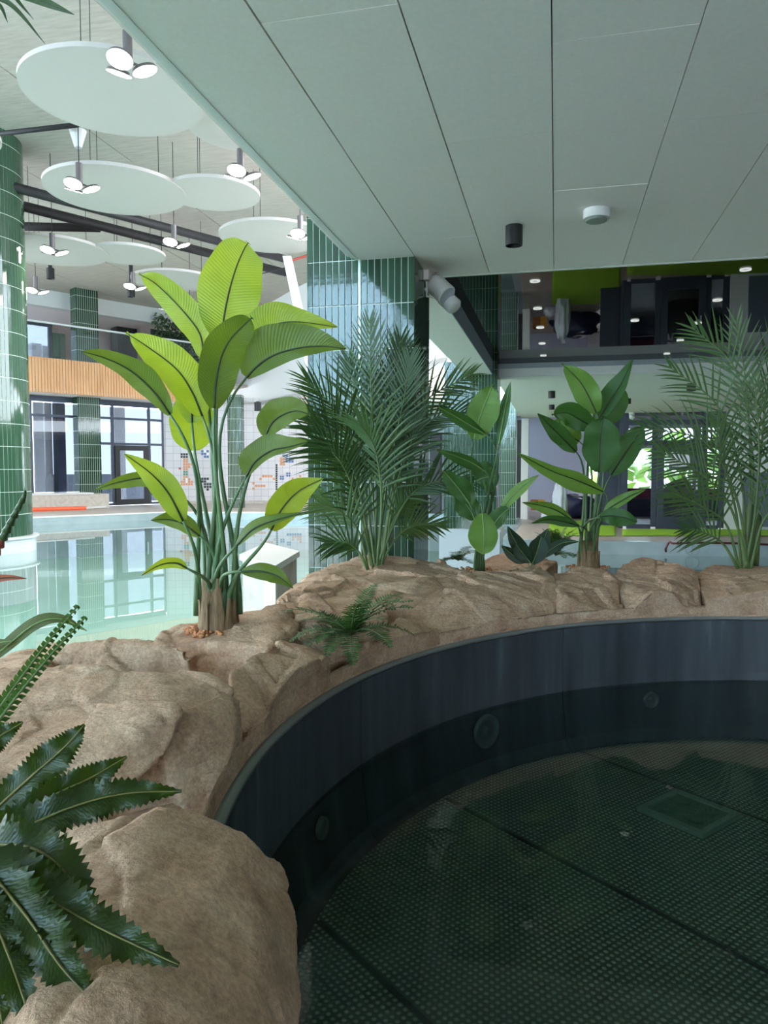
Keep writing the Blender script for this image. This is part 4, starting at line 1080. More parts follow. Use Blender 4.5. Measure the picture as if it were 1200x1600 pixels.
# hedge outside the lobby windows
m = MB(); rnd = random.Random(5)
for k in range(260):
    c = Vector((rnd.uniform(-1, 7.2), 31 + rnd.uniform(-1, 1), rnd.uniform(-.2, 2.6 + .6 * math.sin(k)))); a = Vector((rnd.gauss(0, 1), rnd.gauss(0, 1), rnd.gauss(0, 1))).normalized() * .4; b = a.orthogonal().normalized() * .22
    m.add([c - a, c + b, c + a, c - b], [(0, 1, 2, 3)])
hd = thing('hedge', (4, 31, -.3), 'green hedge outside the lobby windows', 'hedge'); o = m.build('foliage', leaf_mat('hedge_leaf', sr(120, 160, 84), sr(140, 180, 100), .4), hd); o['kind'] = 'stuff'
# lime cloths along the deck and the hose
def cloth(name, label, u0, u1, v0, v1, hgt, seed):
    A, B_, C_, D_ = atz(u0, v1, 0), atz(u1, v1, 0), atz(u1, v0, 0), atz(u0, v0, 0)
    m = MB(); nx, ny = 60, 10; vs = []; fs = []
    for j in range(ny + 1):
        for i in range(nx + 1):
            s_, t_ = i / nx, j / ny
            p = (A * (1 - s_) + B_ * s_) * (1 - t_) + (D_ * (1 - s_) + C_ * s_) * t_
            e = min(1, 6 * min(t_, 1 - t_, s_ * 6, (1 - s_) * 6))
            p.z = .012 + hgt * e * (.5 + .5 * noise.noise(Vector((p.x * 2.2 + seed, p.y * 5, 0)))) ; p.y += .08 * noise.noise(Vector((p.x * 2, seed, 0)))
            vs.append(p)
    for j in range(ny):
        for i in range(nx): k = j * (nx + 1) + i; fs.append((k, k + 1, k + nx + 2, k + nx + 1))
    o = m.add(vs, fs).build(name, M['lime'], None, True); tag(o, label, 'cloth')
M['lime'] = mat('lime_fleece', sr(150, 198, 40), .9)
cloth('floor_cloth', 'rumpled lime green cloth strip along the foot of the glass doors', 972, 1210, 828, 838, .06, 2)
cloth('floor_cloth', 'wide lime green cloth spread on the deck behind the third banana plant', 858, 962, 814, 838, .03, 6)
hp = [atz(1200, 851, .02), atz(1150, 849, .03), atz(1090, 848, .04), atz(1053, 849, .03), atz(1046, 847, .03), atz(1040, 858, -.12), atz(1042, 868, -.3), atz(1040, 880, -.5)]
o = MB().tube([Vector(p) for p in spline([tuple(q) for q in hp], 40)], .022, 8).build('garden_hose', mat('dark_red_hose', sr(96, 40, 44), .4), None, True); tag(o, 'thin dark red hose along the deck edge dropping into the pool', 'hose')
# wheel-shaped pool fitting on the steel wall
pc2 = Vector((atz(1085, 850, 0).x, 15.5, -.13)); o = thing('wall_inlet', pc2, 'round steel fitting on the bluish pool wall behind the tall boulder', 'pool fitting')
vv = [pc2 + Vector((.13 * math.cos(2 * math.pi * k / 24), -.07, .12 * math.sin(2 * math.pi * k / 24))) for k in range(25)]
link('ring', MB().tube(vv, .012, 6).mesh('ring'), M['steel'], o); link('bar', MB().tube([pc2 + Vector((0, -.07, -.12)), pc2 + Vector((0, -.07, .12))], .012, 6).mesh('bar'), M['steel'], o)
# ================================================================ PLANTS
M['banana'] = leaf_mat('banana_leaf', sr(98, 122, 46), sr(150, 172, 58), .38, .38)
M['banana2'] = leaf_mat('banana_leaf_deep', sr(62, 104, 48), sr(104, 142, 62), .32, .35)
M['rib'] = mat('leaf_rib', sr(34, 52, 26), .5)
M['ribbrown'] = mat('leaf_rib_brown', sr(112, 108, 56), .5)
M['ribpale'] = mat('leaf_rib_pale', sr(120, 150, 84), .5)
M['petiole'] = noisy('banana_petiole', sr(62, 92, 60), sr(96, 128, 80), 20, .45, .05, .002, .3, .7, (1, 1, .1))
M['palm'] = leaf_mat('palm_leaflet', sr(54, 84, 44), sr(74, 104, 58), .22, .4)
M['palmstem'] = noisy('palm_stem', sr(70, 96, 50), sr(104, 126, 70), 18, .5, .05, .002, .3, .7, (1, 1, .1))
M['fern'] = leaf_mat('fern_leaf', sr(44, 84, 38), sr(62, 100, 48), .25, .6)
M['serrated'] = leaf_mat('dark_serrated_leaf', sr(44, 66, 24), sr(84, 112, 36), .35, .32, .13)
M['calathea'] = leaf_mat('dark_broad_leaf', sr(36, 62, 44), sr(50, 78, 54), .12, .3)
M['fibre'] = noisy('fibrous_trunk', sr(104, 82, 58), sr(150, 124, 92), 22, .85, .7, .01, .3, .7, (6, 6, .6))
M['clay'] = noisy('clay_pebble', sr(176, 112, 70), sr(204, 148, 104), 30, .8, .1, .002)
PROF = {'banana': lambda t: (math.sin(math.pi * min(1, t * 1.02 + .02)) ** .55) * (1 - .12 * t) if t < .985 else .12,
        'oval': lambda t: math.sin(math.pi * min(1, t * .97 + .03)) ** .6,
        'lance': lambda t: math.sin(math.pi * (t * .96 + .03) ** .8) ** .9,
        'strap': lambda t: min(1, t * 7 + .25) * (1 - max(0, t - .45) ** 1.6 * 2.4) if t < .97 else .1}
def blade(pts, depths, wl, wr, prof, n=26, m=5, tilt=0.0, fold=.35, ruffle=.0, serr=0, seed=0, tear=0):
    """rib survey points + depths -> leaf mesh data; half widths wl/wr in survey pixels"""
    sp = spline([(u, v, depths[0] + (depths[1] - depths[0]) * i / (len(pts) - 1)) for i, (u, v) in enumerate(pts)], n)
    P = [atd(*q) for q in sp]; rnd = random.Random(seed); vs = []; fs = []; rib = []
    f = PROF[prof]
    for i in range(n):
        t = i / (n - 1); tg = (P[min(i + 1, n - 1)] - P[max(i - 1, 0)]).normalized(); vw = (P[i] - CAM).normalized()
        side = tg.cross(vw).normalized(); k = sp[i][2] / FPX
        w_ = f(t)
        if serr and i % 2: w_ *= (1 - serr * rnd.uniform(.6, 1.1))
        wob = 1 + .16 * noise.noise(Vector((t * 4, seed * 2.3, 0)))
        for j in range(-m, m + 1):
            s = j / m; W_ = (wl if s < 0 else wr) * k * w_ * wob
            lat = side * math.cos(tilt) + vw * math.sin(tilt)
            off = lat * (s * W_ / max(.35, math.cos(tilt)))
            bend = fold * abs(s) * (1 - .35 * abs(s)) * W_
            ru = ruffle * abs(s) ** 1.5 * max(wl, wr) * k * math.sin(t * (22 if serr else 13) + (2 if s < 0 else 0) + seed) 
            back = 0
            if serr and abs(j) == m: 
                off = off + tg * (serr * .35 * W_)
            vs.append(P[i] + off - vw * (bend + ru))
        rib.append(P[i] - vw * .004 - vw * 0)
    C_ = 2 * m + 1
    for i in range(n - 1):
        for j in range(2 * m):
            if tear and j in (0, 2 * m - 1) and rnd.random() < tear: continue
            a = i * C_ + j; fs.append((a, a + 1, a + C_ + 1, a + C_))
    return vs, fs, rib
def tube_along(pts, r0, r1, n=8):
    return MB().tube(pts, [r0 + (r1 - r0) * i / (len(pts) - 1) for i in range(len(pts))], n)
def plant_leaf(t, base, lf, m_leaf, rib_r, pet_r, rib_m='rib', bend=.25):
    pts, dep, wl, wr, prof, kw = lf
    if m_leaf.startswith('banana'): kw.setdefault('ruffle', .10)
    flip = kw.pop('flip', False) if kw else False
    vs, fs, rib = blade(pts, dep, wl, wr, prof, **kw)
    if not flip: fs = [f[::-1] for f in fs]  # leaves meant to look backlit show the paler side
    lo = link('leaf', MB().add(vs, fs).mesh('leaf'), M[m_leaf], t, True)
    mm = kw.get('m', 5); C_ = 2 * mm + 1; nn_ = len(rib)
    uvl = lo.data.uv_layers.new(name='leaf_space')
    vi = np.empty(len(lo.data.loops), dtype=np.int32); lo.data.loops.foreach_get('vertex_index', vi)
    uvl.data.foreach_set('uv', np.stack([(vi % C_) / mm - 1.0, (vi // C_) / (nn_ - 1)], 1).astype(np.float32).ravel())
    link('midrib', tube_along(rib, rib_r, rib_r * .35, 6).mesh('midrib'), M[rib_m], lo, True)
    if pet_r:
        b = base; e = rib[0]; tg = (rib[1] - rib[0]).normalized(); Ln = (e - b).length
        c1 = b + Vector((0, 0, Ln * .45)); c2 = e - tg * Ln * bend
        pp = [((1 - s) ** 3) * b + 3 * s * (1 - s) ** 2 * c1 + 3 * s * s * (1 - s) * c2 + s ** 3 * e for s in [i / 14 for i in range(15)]]
        link('petiole', tube_along(pp, pet_r, rib_r, 8).mesh('petiole'), M['petiole'], t, True)
D0 = 2.9
def LF(pts, d0, d1, wl, wr, prof='banana', **kw): return (pts, (d0, d1), wl, wr, prof, kw)
def mound(t, c, r, n, rnd):
    m = MB()
    for k in range(n):
        a = rnd.uniform(0, 6.28); q = r * math.sqrt(rnd.random()); p = Vector((c.x + q * math.cos(a), c.y + q * math.sin(a), c.z + rnd.uniform(0, .012))); s_ = rnd.uniform(.004, .008)
        m.obox(p, Vector((s_, s_ * .3, 0)), Vector((-s_ * .3, s_ * .8, s_ * .2)), Vector((0, -s_ * .2, s_ * .7)))
    o = m.build('clay_pebbles', M['clay'], t, True); o['kind'] = 'stuff'
def trunk(t, c, h, r, n=9, seed=0):
    rnd = random.Random(seed)
    bm_ = MB(); prof = [(0, 1.1), (.25, 1.0), (.6, .82), (1, .45)]
    bm_.tube([c + Vector((0, 0, h * z)) for z, _ in prof], [r * q for _, q in prof], 14)
    o = bm_.build('trunk', M['fibre'], t, True)
    for k in range(n):
        a = 2 * math.pi * k / n + rnd.uniform(-.2, .2); d = Vector((math.cos(a), math.sin(a), 0)); hh = h * rnd.uniform(.6, 1.15); tx = Vector((-d.y, d.x, 0))
        vs = []; fs = []
        for i in range(7):
            s = i / 6; p = c + d * (r * (1.12 - .35 * s + .25 * s * s)) + Vector((0, 0, hh * s)); w_ = r * .42 * (1 - s * .75)
            vs += [p - tx * w_, p + d * (r * .12), p + tx * w_]
        for i in range(6):
            for j in range(2): q = i * 3 + j; fs.append((q, q + 1, q + 4, q + 3))
        link('leaf_sheath', MB().add(vs, fs).mesh('leaf_sheath'), M['fibre'], o, True)
# ---- tall banana plant
c = atz(342, 984, .80); ZB1 = c.z
t = thing('banana_plant', c, 'tall banana plant with big lime green paddle leaves on the rock mound', 'plant')
def at(u, v, d): return atd(u, v, d)
leaves = [
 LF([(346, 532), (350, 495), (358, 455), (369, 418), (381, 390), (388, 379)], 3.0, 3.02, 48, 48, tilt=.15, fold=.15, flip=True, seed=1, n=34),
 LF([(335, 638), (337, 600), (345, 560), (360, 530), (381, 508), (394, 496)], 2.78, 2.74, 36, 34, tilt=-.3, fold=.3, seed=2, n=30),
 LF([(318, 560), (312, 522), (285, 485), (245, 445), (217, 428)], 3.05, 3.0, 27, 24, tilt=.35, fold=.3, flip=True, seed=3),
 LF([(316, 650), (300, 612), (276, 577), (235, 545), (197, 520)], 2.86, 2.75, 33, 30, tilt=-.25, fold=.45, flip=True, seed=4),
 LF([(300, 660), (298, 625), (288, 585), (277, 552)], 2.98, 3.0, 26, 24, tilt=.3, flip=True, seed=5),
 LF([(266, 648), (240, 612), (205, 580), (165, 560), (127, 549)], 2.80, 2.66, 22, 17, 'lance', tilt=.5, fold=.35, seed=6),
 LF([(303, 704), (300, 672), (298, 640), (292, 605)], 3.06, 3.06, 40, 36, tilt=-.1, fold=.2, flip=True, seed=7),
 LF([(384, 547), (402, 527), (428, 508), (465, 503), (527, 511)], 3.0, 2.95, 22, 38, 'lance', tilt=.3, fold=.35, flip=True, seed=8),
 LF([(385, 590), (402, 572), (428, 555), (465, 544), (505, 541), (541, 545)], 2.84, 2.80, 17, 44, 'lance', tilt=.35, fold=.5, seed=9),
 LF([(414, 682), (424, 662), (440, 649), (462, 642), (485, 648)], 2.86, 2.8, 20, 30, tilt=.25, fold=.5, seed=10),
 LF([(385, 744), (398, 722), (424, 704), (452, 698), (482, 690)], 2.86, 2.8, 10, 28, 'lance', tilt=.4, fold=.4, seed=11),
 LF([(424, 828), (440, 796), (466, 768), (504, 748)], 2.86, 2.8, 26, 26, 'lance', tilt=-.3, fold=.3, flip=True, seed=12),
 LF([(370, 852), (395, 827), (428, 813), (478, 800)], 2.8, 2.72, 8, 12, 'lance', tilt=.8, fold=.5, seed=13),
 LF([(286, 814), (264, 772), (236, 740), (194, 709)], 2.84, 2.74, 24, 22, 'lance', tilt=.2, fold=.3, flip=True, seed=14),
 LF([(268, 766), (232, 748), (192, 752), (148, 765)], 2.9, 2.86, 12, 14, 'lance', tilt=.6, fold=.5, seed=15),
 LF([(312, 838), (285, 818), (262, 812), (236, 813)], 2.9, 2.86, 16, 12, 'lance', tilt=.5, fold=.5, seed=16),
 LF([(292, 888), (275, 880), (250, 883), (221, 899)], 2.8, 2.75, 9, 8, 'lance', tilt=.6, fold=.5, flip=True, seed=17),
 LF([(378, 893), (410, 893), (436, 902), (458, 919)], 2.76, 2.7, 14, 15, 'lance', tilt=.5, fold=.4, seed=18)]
rnd = random.Random(11)
for i, lf in enumerate(leaves):
    b = c + Vector((rnd.uniform(-.05, .05), rnd.uniform(-.04, .04), .06))
    u0 = lf[0][0][0]; b += RIGHT * ((u0 - 342) * .0006)
    if lf[0][0][1] > 780: b += Vector((0, 0, .02))
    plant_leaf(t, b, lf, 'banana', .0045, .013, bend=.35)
trunk(t, c - Vector((0, 0, .03)), .24, .072, 10, 4)
mound(t, c, .14, 240, rnd)
# ---- small banana plant
c = atz(747, 893, .80)
t = thing('banana_plant', c, 'small banana plant beside the first palm, one rounded leaf hanging low in front', 'plant')
leaves = [
 LF([(741, 686), (749, 655), (760, 625), (770, 601)], 4.55, 4.5, 27, 23, tilt=.2, flip=True, seed=21),
 LF([(779, 696), (786, 655), (793, 620), (798, 596)], 4.5, 4.5, 7, 9, 'lance', tilt=.6, seed=22),
 LF([(757, 678), (730, 662), (705, 647), (685, 636)], 4.5, 4.4, 10, 10, 'lance', tilt=.5, seed=23),
 LF([(756, 735), (735, 722), (710, 712), (680, 702)], 4.6, 4.5, 8, 12, 'lance', tilt=.5, seed=24),
 LF([(745, 752), (752, 748), (765, 745), (780, 742)], 4.75, 4.75, 28, 28, 'oval', tilt=.1, seed=25),
 LF([(733, 786), (718, 765), (704, 748), (692, 735)], 4.55, 4.5, 14, 16, tilt=.3, seed=26),
 LF([(783, 797), (800, 775), (820, 757), (842, 742)], 4.5, 4.45, 10, 9, 'lance', tilt=.3, flip=True, seed=27),
 LF([(754, 802), (756, 825), (756, 850), (754, 866)], 4.35, 4.33, 25, 22, 'oval', tilt=.1, fold=.1, flip=True, seed=28),
 LF([(768, 828), (775, 815), (785, 803), (797, 793)], 4.5, 4.5, 12, 16, tilt=.2, seed=29),
 LF([(742, 812), (735, 797), (722, 782), (708, 772)], 4.7, 4.7, 17, 19, 'oval', tilt=.2, seed=30),
 LF([(735, 790), (728, 770), (714, 752), (704, 742)], 4.6, 4.6, 14, 9, 'lance', tilt=.5, seed=31)]
for i, lf in enumerate(leaves):
    lf = (lf[0], (lf[1][0] - .22, lf[1][1] - .25)) + lf[2:]
    b = c + Vector((rnd.uniform(-.05, .05), rnd.uniform(-.04, .04), .0))
    plant_leaf(t, b, lf, 'banana2', .004, .010, 'ribpale', bend=.25)
mound(t, c, .16, 140, rnd)
# ---- third banana plant
c = atz(919, 888, .80)
t = thing('banana_plant', c, 'mid-sized banana plant with a pale bundled trunk, before the slat screen and glass doors', 'plant')
leaves = [
 LF([(932, 645), (920, 620), (905, 595), (878, 568)], 4.7, 4.65, 22, 22, tilt=.1, flip=True, seed=41),
 LF([(934, 658), (950, 630), (970, 600), (989, 561)], 4.75, 4.7, 12, 20, 'lance', tilt=.4, seed=42),
 LF([(935, 668), (950, 645), (965, 625), (975, 605)], 4.85, 4.85, 22, 26, tilt=-.2, seed=60),
 LF([(927, 668), (905, 655), (885, 645), (862, 648)], 4.7, 4.65, 20, 20, tilt=.3, seed=43),
 LF([(900, 706), (882, 688), (862, 668), (840, 646)], 4.65, 4.55, 15, 14, 'lance', tilt=.4, seed=44),
 LF([(936, 738), (937, 705), (939, 675), (943, 650)], 4.5, 4.45, 34, 30, tilt=-.15, fold=.2, seed=45),
 LF([(955, 742), (972, 715), (990, 690), (1007, 664)], 4.7, 4.65, 20, 26, tilt=.2, seed=46),
 LF([(942, 768), (905, 752), (860, 735), (807, 707)], 4.5, 4.35, 12, 17, 'lance', tilt=.3, flip=True, seed=47),
 LF([(893, 812), (868, 797), (845, 790), (816, 785)], 4.55, 4.5, 8, 12, 'lance', tilt=.4, flip=True, seed=48),
 LF([(944, 800), (962, 788), (985, 775), (1010, 764)], 4.55, 4.5, 7, 10, 'lance', tilt=.3, flip=True, seed=49),
 LF([(938, 808), (955, 806), (975, 809), (996, 816)], 4.45, 4.4, 15, 13, 'oval', tilt=.2, seed=50),
 LF([(905, 822), (880, 815), (855, 812), (830, 818)], 4.5, 4.45, 8, 8, 'lance', tilt=.4, seed=51),
 LF([(905, 690), (890, 680), (878, 668), (872, 650)], 4.85, 4.85, 24, 22, tilt=.1, flip=True, seed=52)]
for i, lf in enumerate(leaves):
    b = c + Vector((rnd.uniform(-.06, .06), rnd.uniform(-.04, .04), .04))
    plant_leaf(t, b, lf, 'banana2', .0045, .010, 'rib', bend=.2)
trunk(t, c - Vector((0, 0, .02)), .2, .065, 9, 7)
mound(t, c, .14, 80, rnd)
# ---- palms
def frond(t, pts, d0, d1, ln, cnt=26, droop=.35, seed=0, start=.38, spread=1.0, mname='palm', wid=.0048):
    rn = random.Random(seed); n = 40
    sp = spline([(u, v, d0 + (d1 - d0) * i / (len(pts) - 1)) for i, (u, v) in enumerate(pts)], n)
    P = [atd(*q) for q in sp]
    fo = link('frond', MB().tube(P, [.009 * (1 - .85 * i / (n - 1)) + .001 for i in range(n)], 6).mesh('frond'), M['palmstem'], t, True)
    m = MB(); roll = rn.uniform(-.7, .7)
    for k in range(cnt):
        s = start + (1 - start) * (k + .5) / cnt; x = s * (n - 1); i = min(int(x), n - 2); p = P[i].lerp(P[i + 1], x - i)
        tg = (P[i + 1] - P[i]).normalized()
        sd = tg.cross(FWD).normalized()
        sd = (Matrix.Rotation(roll, 3, tg) @ sd).normalized()
        nr = tg.cross(sd).normalized()
        if nr.z < 0: nr = -nr
        q = (s - start) / (1 - start); l = ln * (.55 + .8 * math.sin(math.pi * min(1, q * .85 + .12))) * (1 - .35 * q) * rn.uniform(.85, 1.1)
        for sg in (-1, 1):
            ang = math.radians(62 - 44 * q) * rn.uniform(.85, 1.15) * spread
            d = (tg * math.cos(ang) + sd * sg * math.sin(ang) + nr * .25 * (1 - q)).normalized()
            b = d.cross(nr).normalized(); segs = 5; vs = []; fs = []; pos = p.copy(); dd = d.copy()
            for a in range(segs + 1):
                f_ = a / segs; w_ = wid * (.55 + 1.0 * math.sin(math.pi * min(1, f_ * .7 + .18))) * (1 - f_ ** 3) + .0004
                vs += [pos - b * w_ + nr * w_ * .5, pos, pos + b * w_ + nr * w_ * .5]
                dd = (dd - Vector((0, 0, 1)) * (droop * .28 * (a + .5) / segs)).normalized(); pos = pos + dd * (l / segs)
            for a in range(segs):
                for j in range(2): z = a * 3 + j; fs.append((z, z + 1, z + 4, z + 3))
            m.add(vs, fs)
    link('leaflets', m.mesh('leaflets'), M[mname], fo, True)
c = atz(588, 893, .80)
t = thing('areca_palm', c, 'bushy palm with arching feathery fronds in front of the big tiled column', 'palm')
F_ = [([(588, 890), (588, 760), (580, 620), (578, 500)], 4.6, 4.55, .34, 30, .05), ([(590, 890), (606, 740), (618, 620), (626, 530)], 4.65, 4.75, .36, 28, .1),
      ([(590, 890), (600, 760), (628, 640), (640, 560)], 4.6, 4.6, .30, 26, .1), ([(586, 890), (565, 740), (530, 650), (478, 592)], 4.6, 4.5, .36, 26, .3),
      ([(584, 890), (560, 760), (525, 690), (478, 648)], 4.55, 4.4, .38, 26, .4), ([(584, 890), (556, 780), (530, 720), (490, 690)], 4.5, 4.35, .40, 26, .6),
      ([(592, 890), (622, 720), (662, 630), (738, 585)], 4.6, 4.5, .36, 26, .3), ([(592, 890), (626, 740), (670, 660), (745, 640)], 4.55, 4.4, .36, 26, .45),
      ([(594, 890), (630, 790), (672, 755), (735, 752)], 4.5, 4.35, .34, 24, .4), ([(582, 890), (560, 830), (532, 800), (498, 786)], 4.5, 4.4, .28, 20, .3),
      ([(594, 890), (620, 840), (648, 822), (690, 820)], 4.5, 4.4, .28, 20, .3), ([(578, 890), (560, 862), (540, 848), (510, 848)], 4.45, 4.35, .24, 16, .4),
      ([(588, 890), (578, 740), (560, 640), (545, 560)], 4.7, 4.8, .34, 26, .15), ([(590, 890), (596, 780), (585, 700), (560, 660)], 4.5, 4.3, .36, 26, .5),
      ([(590, 890), (612, 780), (640, 700), (650, 650)], 4.5, 4.35, .36, 26, .5), ([(590, 890), (612, 820), (630, 790), (650, 770)], 4.5, 4.35, .26, 20, .4),
      ([(586, 890), (572, 820), (556, 770), (548, 730)], 4.55, 4.5, .30, 20, .35)]
for i, (pts, a_, b_, l_, n_, dr_) in enumerate(F_):
    if pts[-1][0] > 640: a_, b_, l_ = a_ + .05, b_ + .25, l_ * .85
    frond(t, [(u + (rnd.uniform(-8, 8) if k == 0 else 0), v) for k, (u, v) in enumerate(pts)], a_, b_, l_ * .86, int(n_ * .8), dr_, seed=i + 100)
mound(t, c, .15, 140, rnd)
c = atz(1166, 888, .80)
t = thing('areca_palm', c, 'darker feathery palm in front of the white lobby wall and glass doors', 'palm')
F_ = [([(1166, 888), (1172, 760), (1168, 620), (1150, 500)], 4.75, 4.7, .34, 28, .1), ([(1166, 888), (1176, 720), (1150, 580), (1082, 512)], 4.7, 4.6, .36, 28, .3),
      ([(1166, 888), (1185, 740), (1200, 600), (1222, 510)], 4.8, 4.85, .36, 26, .2), ([(1165, 888), (1160, 760), (1125, 640), (1045, 572)], 4.7, 4.55, .34, 26, .4),
      ([(1164, 888), (1148, 770), (1100, 690), (1004, 668)], 4.65, 4.5, .38, 28, .5), ([(1164, 888), (1140, 790), (1095, 740), (1030, 705)], 4.6, 4.45, .36, 26, .45),
      ([(1162, 888), (1135, 820), (1095, 790), (1050, 770)], 4.6, 4.5, .32, 22, .4), ([(1160, 888), (1130, 850), (1100, 832), (1070, 826)], 4.55, 4.45, .26, 18, .4),
      ([(1168, 888), (1190, 780), (1220, 700), (1260, 660)], 4.7, 4.6, .36, 24, .4), ([(1170, 888), (1190, 820), (1215, 790), (1250, 780)], 4.6, 4.5, .30, 20, .4),
      ([(1166, 888), (1180, 800), (1186, 700), (1180, 600)], 4.6, 4.5, .34, 24, .25), ([(1164, 888), (1150, 800), (1130, 720), (1120, 660)], 4.65, 4.55, .32, 24, .3)]
for i, (pts, a_, b_, l_, n_, dr_) in enumerate(F_):
    frond(t, [(u + (rnd.uniform(-8, 8) if k == 0 else 0), v) for k, (u, v) in enumerate(pts)], a_, b_, l_ * .8, int(n_ * .66), dr_, seed=i + 200, wid=.0043)
link('cane', tube_along([c, c + Vector((.01, 0, .18)), c + Vector((.02, 0, .42))], .045, .026, 10).mesh('cane'), M['palmstem'], t, True)
link('cane', tube_along([c + Vector((.05, .02, 0)), c + Vector((.07, .02, .35))], .03, .02, 10).mesh('cane'), M['palmstem'], t, True)
# ---- ferns
def fern(label, c, n, ln, seed, mname='fern', up=1.0, lw=.03, cnt=24, name='boston_fern', out=1.0):
    t = thing(name, c, label, 'fern'); rn = random.Random(seed)
    for k in range(n):
        a = 2 * math.pi * k / n + rn.uniform(-.25, .25); el = rn.uniform(.25, 1.2) * up; d = Vector((math.cos(a) * math.cos(el) * out, math.sin(a) * math.cos(el) * out, math.sin(el))).normalized()
        l = ln * rn.uniform(.7, 1.1); P = [c.copy()]; dd = d.copy()
        for i in range(16):
            P.append(P[-1] + dd * l / 16); dd = (dd - Vector((0, 0, .075))).normalized()
        fo = link('frond', tube_along(P, .003, .001, 5).mesh('frond'), M['palmstem'], t, True)
        m = MB()
        for j in range(cnt):
            s = .1 + .9 * j / cnt; x = s * 16; i = min(int(x), 15); p = P[i].lerp(P[i + 1], x - i); tg = (P[i + 1] - P[i]).normalized(); sd = tg.cross(Vector((0, 0, 1))).normalized(); nr = sd.cross(tg)
            L_ = lw * 1.7 * math.sin(math.pi * min(1, s * .8 + .15)) + .004
            for sg in (-1, 1):
                dv = (sd * sg + tg * .3 + nr * rn.uniform(-.15, .25)).normalized(); w_ = tg * (l * .9 / cnt * .42)
                m.add([p - w_ * .5, p + dv * L_ * .5 - w_ * .9, p + dv * L_ + w_ * .4, p + dv * L_ * .5 + w_, p + w_ * .6], [(0, 1, 2, 3, 4)])
        link('leaflets', m.mesh('leaflets'), M[mname], fo)
    return t
fern('small boston fern spilling over the rocks above the tub rim', atz(548, 992, .79), 26, .30, 5)
fern('upright small fern between the dark broad-leaved plant and the mid-sized banana plant', atz(868, 868, .80), 22, .26, 8, up=1.25, out=.8)
fern('little yellowish fern behind the small banana plant', atz(716, 876, .80), 12, .17, 12, lw=.03)
# ---- dark broad-leaved plant
c = atz(828, 872, .82)
t = thing('calathea_plant', c, 'low plant with broad dark green pointed leaves behind the rocks', 'plant')
for lf in [LF([(828, 876), (815, 860), (803, 842), (793, 822)], 4.75, 4.7, 13, 12, 'lance', tilt=.2, seed=71), LF([(822, 878), (808, 872), (795, 862), (783, 852)], 4.65, 4.6, 9, 9, 'lance', tilt=.4, seed=72),
           LF([(832, 880), (838, 866), (842, 852), (846, 838)], 4.65, 4.6, 16, 15, 'oval', tilt=-.2, seed=73), LF([(836, 876), (842, 858), (850, 842), (856, 826)], 4.9, 4.9, 13, 13, 'lance', tilt=.2, seed=74),
           LF([(828, 878), (820, 868), (812, 858), (806, 850)], 4.6, 4.55, 12, 13, 'oval', tilt=.3, seed=75), LF([(845, 872), (862, 858), (880, 848), (905, 846)], 4.8, 4.75, 8, 8, 'lance', tilt=.5, seed=76)]:
    plant_leaf(t, c, lf, 'calathea', .003, .006, 'ribpale')
# ---- dark serrated foreground leaves
c = atd(-40, 1330, 1.02)
t = thing('serrated_plant', Vector((c.x, c.y, .8)), 'glossy dark plant with broad ruffled saw-edged leaves over the nearest boulder', 'plant')
kw = dict(n=54, m=6, serr=.30, ruffle=.32)
for lf in [LF([(-20, 1275), (50, 1212), (100, 1168), (132, 1132)], 1.15, 1.2, 30, 30, 'strap', tilt=.2, seed=81, fold=.3, **kw),
           LF([(-20, 1312), (70, 1250), (140, 1216), (198, 1182)], 1.10, 1.18, 34, 28, 'strap', tilt=-.25, seed=82, fold=.4, **kw),
           LF([(0, 1310), (110, 1262), (195, 1240), (284, 1236)], 1.08, 1.16, 34, 32, 'strap', tilt=.3, seed=83, fold=.35, **kw),
           LF([(-30, 1330), (60, 1395), (160, 1452), (280, 1508)], 0.95, .88, 48, 44, 'strap', tilt=.2, seed=84, fold=.4, **kw),
           LF([(-30, 1345), (40, 1430), (95, 1510), (152, 1572)], 0.92, .84, 44, 44, 'strap', tilt=-.3, seed=85, fold=.4, **kw),
           LF([(-30, 1320), (50, 1325), (110, 1375), (150, 1490)], 1.0, .95, 44, 42, 'strap', tilt=.3, seed=86, fold=.4, **kw),
           LF([(-40, 1380), (0, 1460), (30, 1540), (62, 1640)], 0.9, .82, 34, 30, 'strap', tilt=.2, seed=87, fold=.35, **kw),
           LF([(-60, 1420), (-30, 1500), (-5, 1560), (10, 1640)], .9, .82, 34, 34, 'strap', tilt=-.2, seed=88, fold=.35, **kw),
           LF([(-60, 1200), (-30, 1170), (0, 1150), (36, 1128)], 1.2, 1.25, 24, 24, 'strap', tilt=.4, seed=89, fold=.35, **kw)]:
    plant_leaf(t, c, lf, 'serrated', .0022, 0, 'ribbrown')
link('crown', tube_along([Vector((c.x, c.y, .78)), c + Vector((0, 0, -.02)), c + Vector((.01, .01, .04))], .03, .012, 8).mesh('crown'), M['petiole'], t, True)
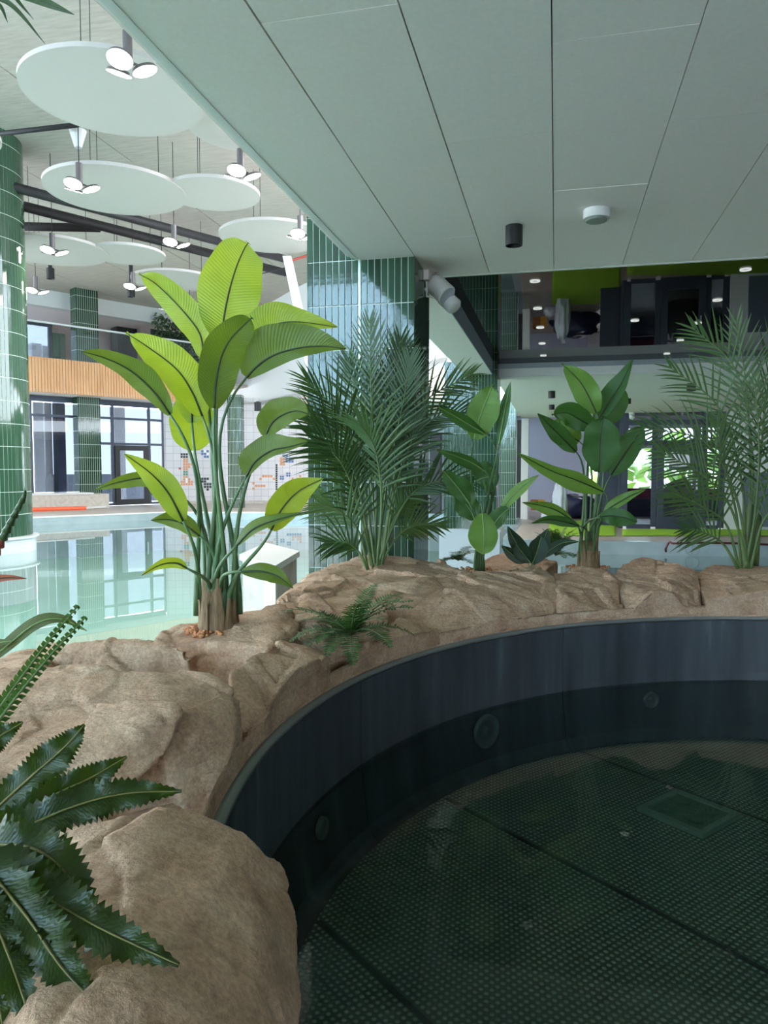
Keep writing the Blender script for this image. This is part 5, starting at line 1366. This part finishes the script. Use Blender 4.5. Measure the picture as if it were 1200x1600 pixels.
# ---- sword fern fronds and long leaves entering from the left
def sword(t, pts, d0, d1, n, l, mname):
    sp = spline([(u, v, d0 + (d1 - d0) * i / (len(pts) - 1)) for i, (u, v) in enumerate(pts)], 30); P = [atd(*q) for q in sp]
    fo = link('frond', tube_along(P, .004, .0015, 6).mesh('frond'), M['palmstem'], t, True); m = MB()
    for j in range(n):
        s = (j + .5) / n; x = s * 29; i = min(int(x), 28); p = P[i].lerp(P[i + 1], x - i); tg = (P[i + 1] - P[i]).normalized(); vw = (p - CAM).normalized(); sd = tg.cross(vw).normalized()
        for sg in (-1, 1):
            dv = (sd * sg * .55 + tg * .55 - vw * .5 * sg).normalized(); w_ = vw.cross(dv).normalized() * .0052; L_ = l * (1 - .75 * s)
            m.add([p - tg * .003, p + dv * L_ * .55 - w_, p + dv * L_, p + dv * L_ * .55 + w_, p + tg * .003], [(0, 1, 2, 3, 4)])
    link('leaflets', m.mesh('leaflets'), M[mname], fo)
c = atd(-60, 1180, 1.3)
t = thing('sword_fern', Vector((c.x, c.y, .78)), 'two narrow ladder-like fern fronds rising over the large flat boulder', 'fern')
sword(t, [(-60, 1190), (0, 1104), (60, 1022), (122, 946)], 1.35, 1.42, 30, .032, 'fern')
sword(t, [(-60, 1210), (0, 1122), (70, 1034), (134, 964)], 1.3, 1.36, 30, .030, 'fern')
link('crown', tube_along([Vector((c.x, c.y, .76)), atd(-60, 1188, 1.35), atd(-60, 1180, 1.35)], .016, .008, 8).mesh('crown'), M['petiole'], t, True)
M['dryleaf'] = leaf_mat('drying_leaf', sr(92, 104, 62), sr(132, 128, 96), .2, .5)
M['redleaf'] = leaf_mat('red_bract', sr(170, 96, 84), sr(196, 126, 112), .3, .4)
M['olive'] = leaf_mat('olive_leaf', sr(58, 84, 44), sr(84, 108, 62), .25, .4)
c = atd(-80, 1080, 1.6)
t = thing('strap_leaf_plant', Vector((c.x, c.y, .75)), 'plant with a long drying strap leaf bending over the pool from the left', 'plant')
for lf in [LF([(-80, 1080), (0, 1018), (55, 975), (95, 967), (136, 986)], 1.6, 1.65, 9, 11, 'lance', tilt=.5, seed=91), LF([(-80, 1050), (-30, 1012), (0, 1004), (22, 1001)], 1.6, 1.6, 6, 7, 'lance', tilt=.5, seed=92)]:
    plant_leaf(t, c, lf, 'dryleaf', .0025, 0, 'ribpale')
link('crown', tube_along([Vector((c.x, c.y, .73)), c, c + Vector((.01, 0, .02))], .02, .008, 8).mesh('crown'), M['petiole'], t, True)
c = atd(-60, 930, 1.5)
t = thing('bromeliad', Vector((c.x, c.y, .75)), 'red-tipped flowering plant poking in over the pool water', 'plant')
for lf in [LF([(-60, 915), (-20, 907), (10, 903), (42, 904)], 1.5, 1.5, 6, 7, 'lance', tilt=.3, seed=93), LF([(-60, 930), (-30, 890), (-8, 862), (8, 838)], 1.5, 1.5, 7, 9, 'lance', tilt=.3, seed=94)]:
    plant_leaf(t, c, lf, 'redleaf', .002, 0, 'rib')
link('stem', tube_along([Vector((c.x, c.y, .73)), c, atd(-8, 865, 1.5), atd(40, 775, 1.5)], .012, .003, 8).mesh('stem'), M['petiole'], t, True)
for k in range(8):
    p = atd(-8 + 6 * k, 865 - 11.5 * k, 1.5); s_ = .012 - .0008 * k
    link('bud', tube_along([p, p + Vector((.006, 0, .012)), p + Vector((.01, 0, .024))], s_, .002, 7).mesh('bud'), M['olive'] if k > 1 else M['redleaf'], t, True)
# ---- palm leaf tips entering at the top left, from a tall palm standing left of the view
c = atd(-260, 1100, 1.9)
t = thing('tall_palm', Vector((c.x, c.y, .75)), 'tall palm of which only dark leaf tips hang in before the hall ceiling', 'palm')
top = atd(-120, -160, 1.9)
link('stem', tube_along([Vector((c.x, c.y, .73)), (Vector((c.x, c.y, .75)) + top) / 2 + Vector((.03, 0, 0)), top], .03, .015, 10).mesh('stem'), M['palmstem'], t, True)
for lf in [LF([(-120, -160), (-20, -40), (50, -5), (116, 23)], 1.9, 1.8, 10, 13, 'lance', tilt=.3, seed=95), LF([(-120, -160), (-40, -30), (20, 10), (70, 68)], 1.9, 1.75, 4, 5, 'lance', tilt=.3, seed=96),
           LF([(-120, -160), (-60, -20), (-5, 5), (12, 35)], 1.9, 1.75, 4, 5, 'lance', tilt=.3, seed=97), LF([(-120, -160), (0, -60), (20, -10), (52, 30)], 1.9, 1.8, 4, 5, 'lance', tilt=.3, seed=98)]:
    plant_leaf(t, top, lf, 'olive', .002, 0, 'rib')
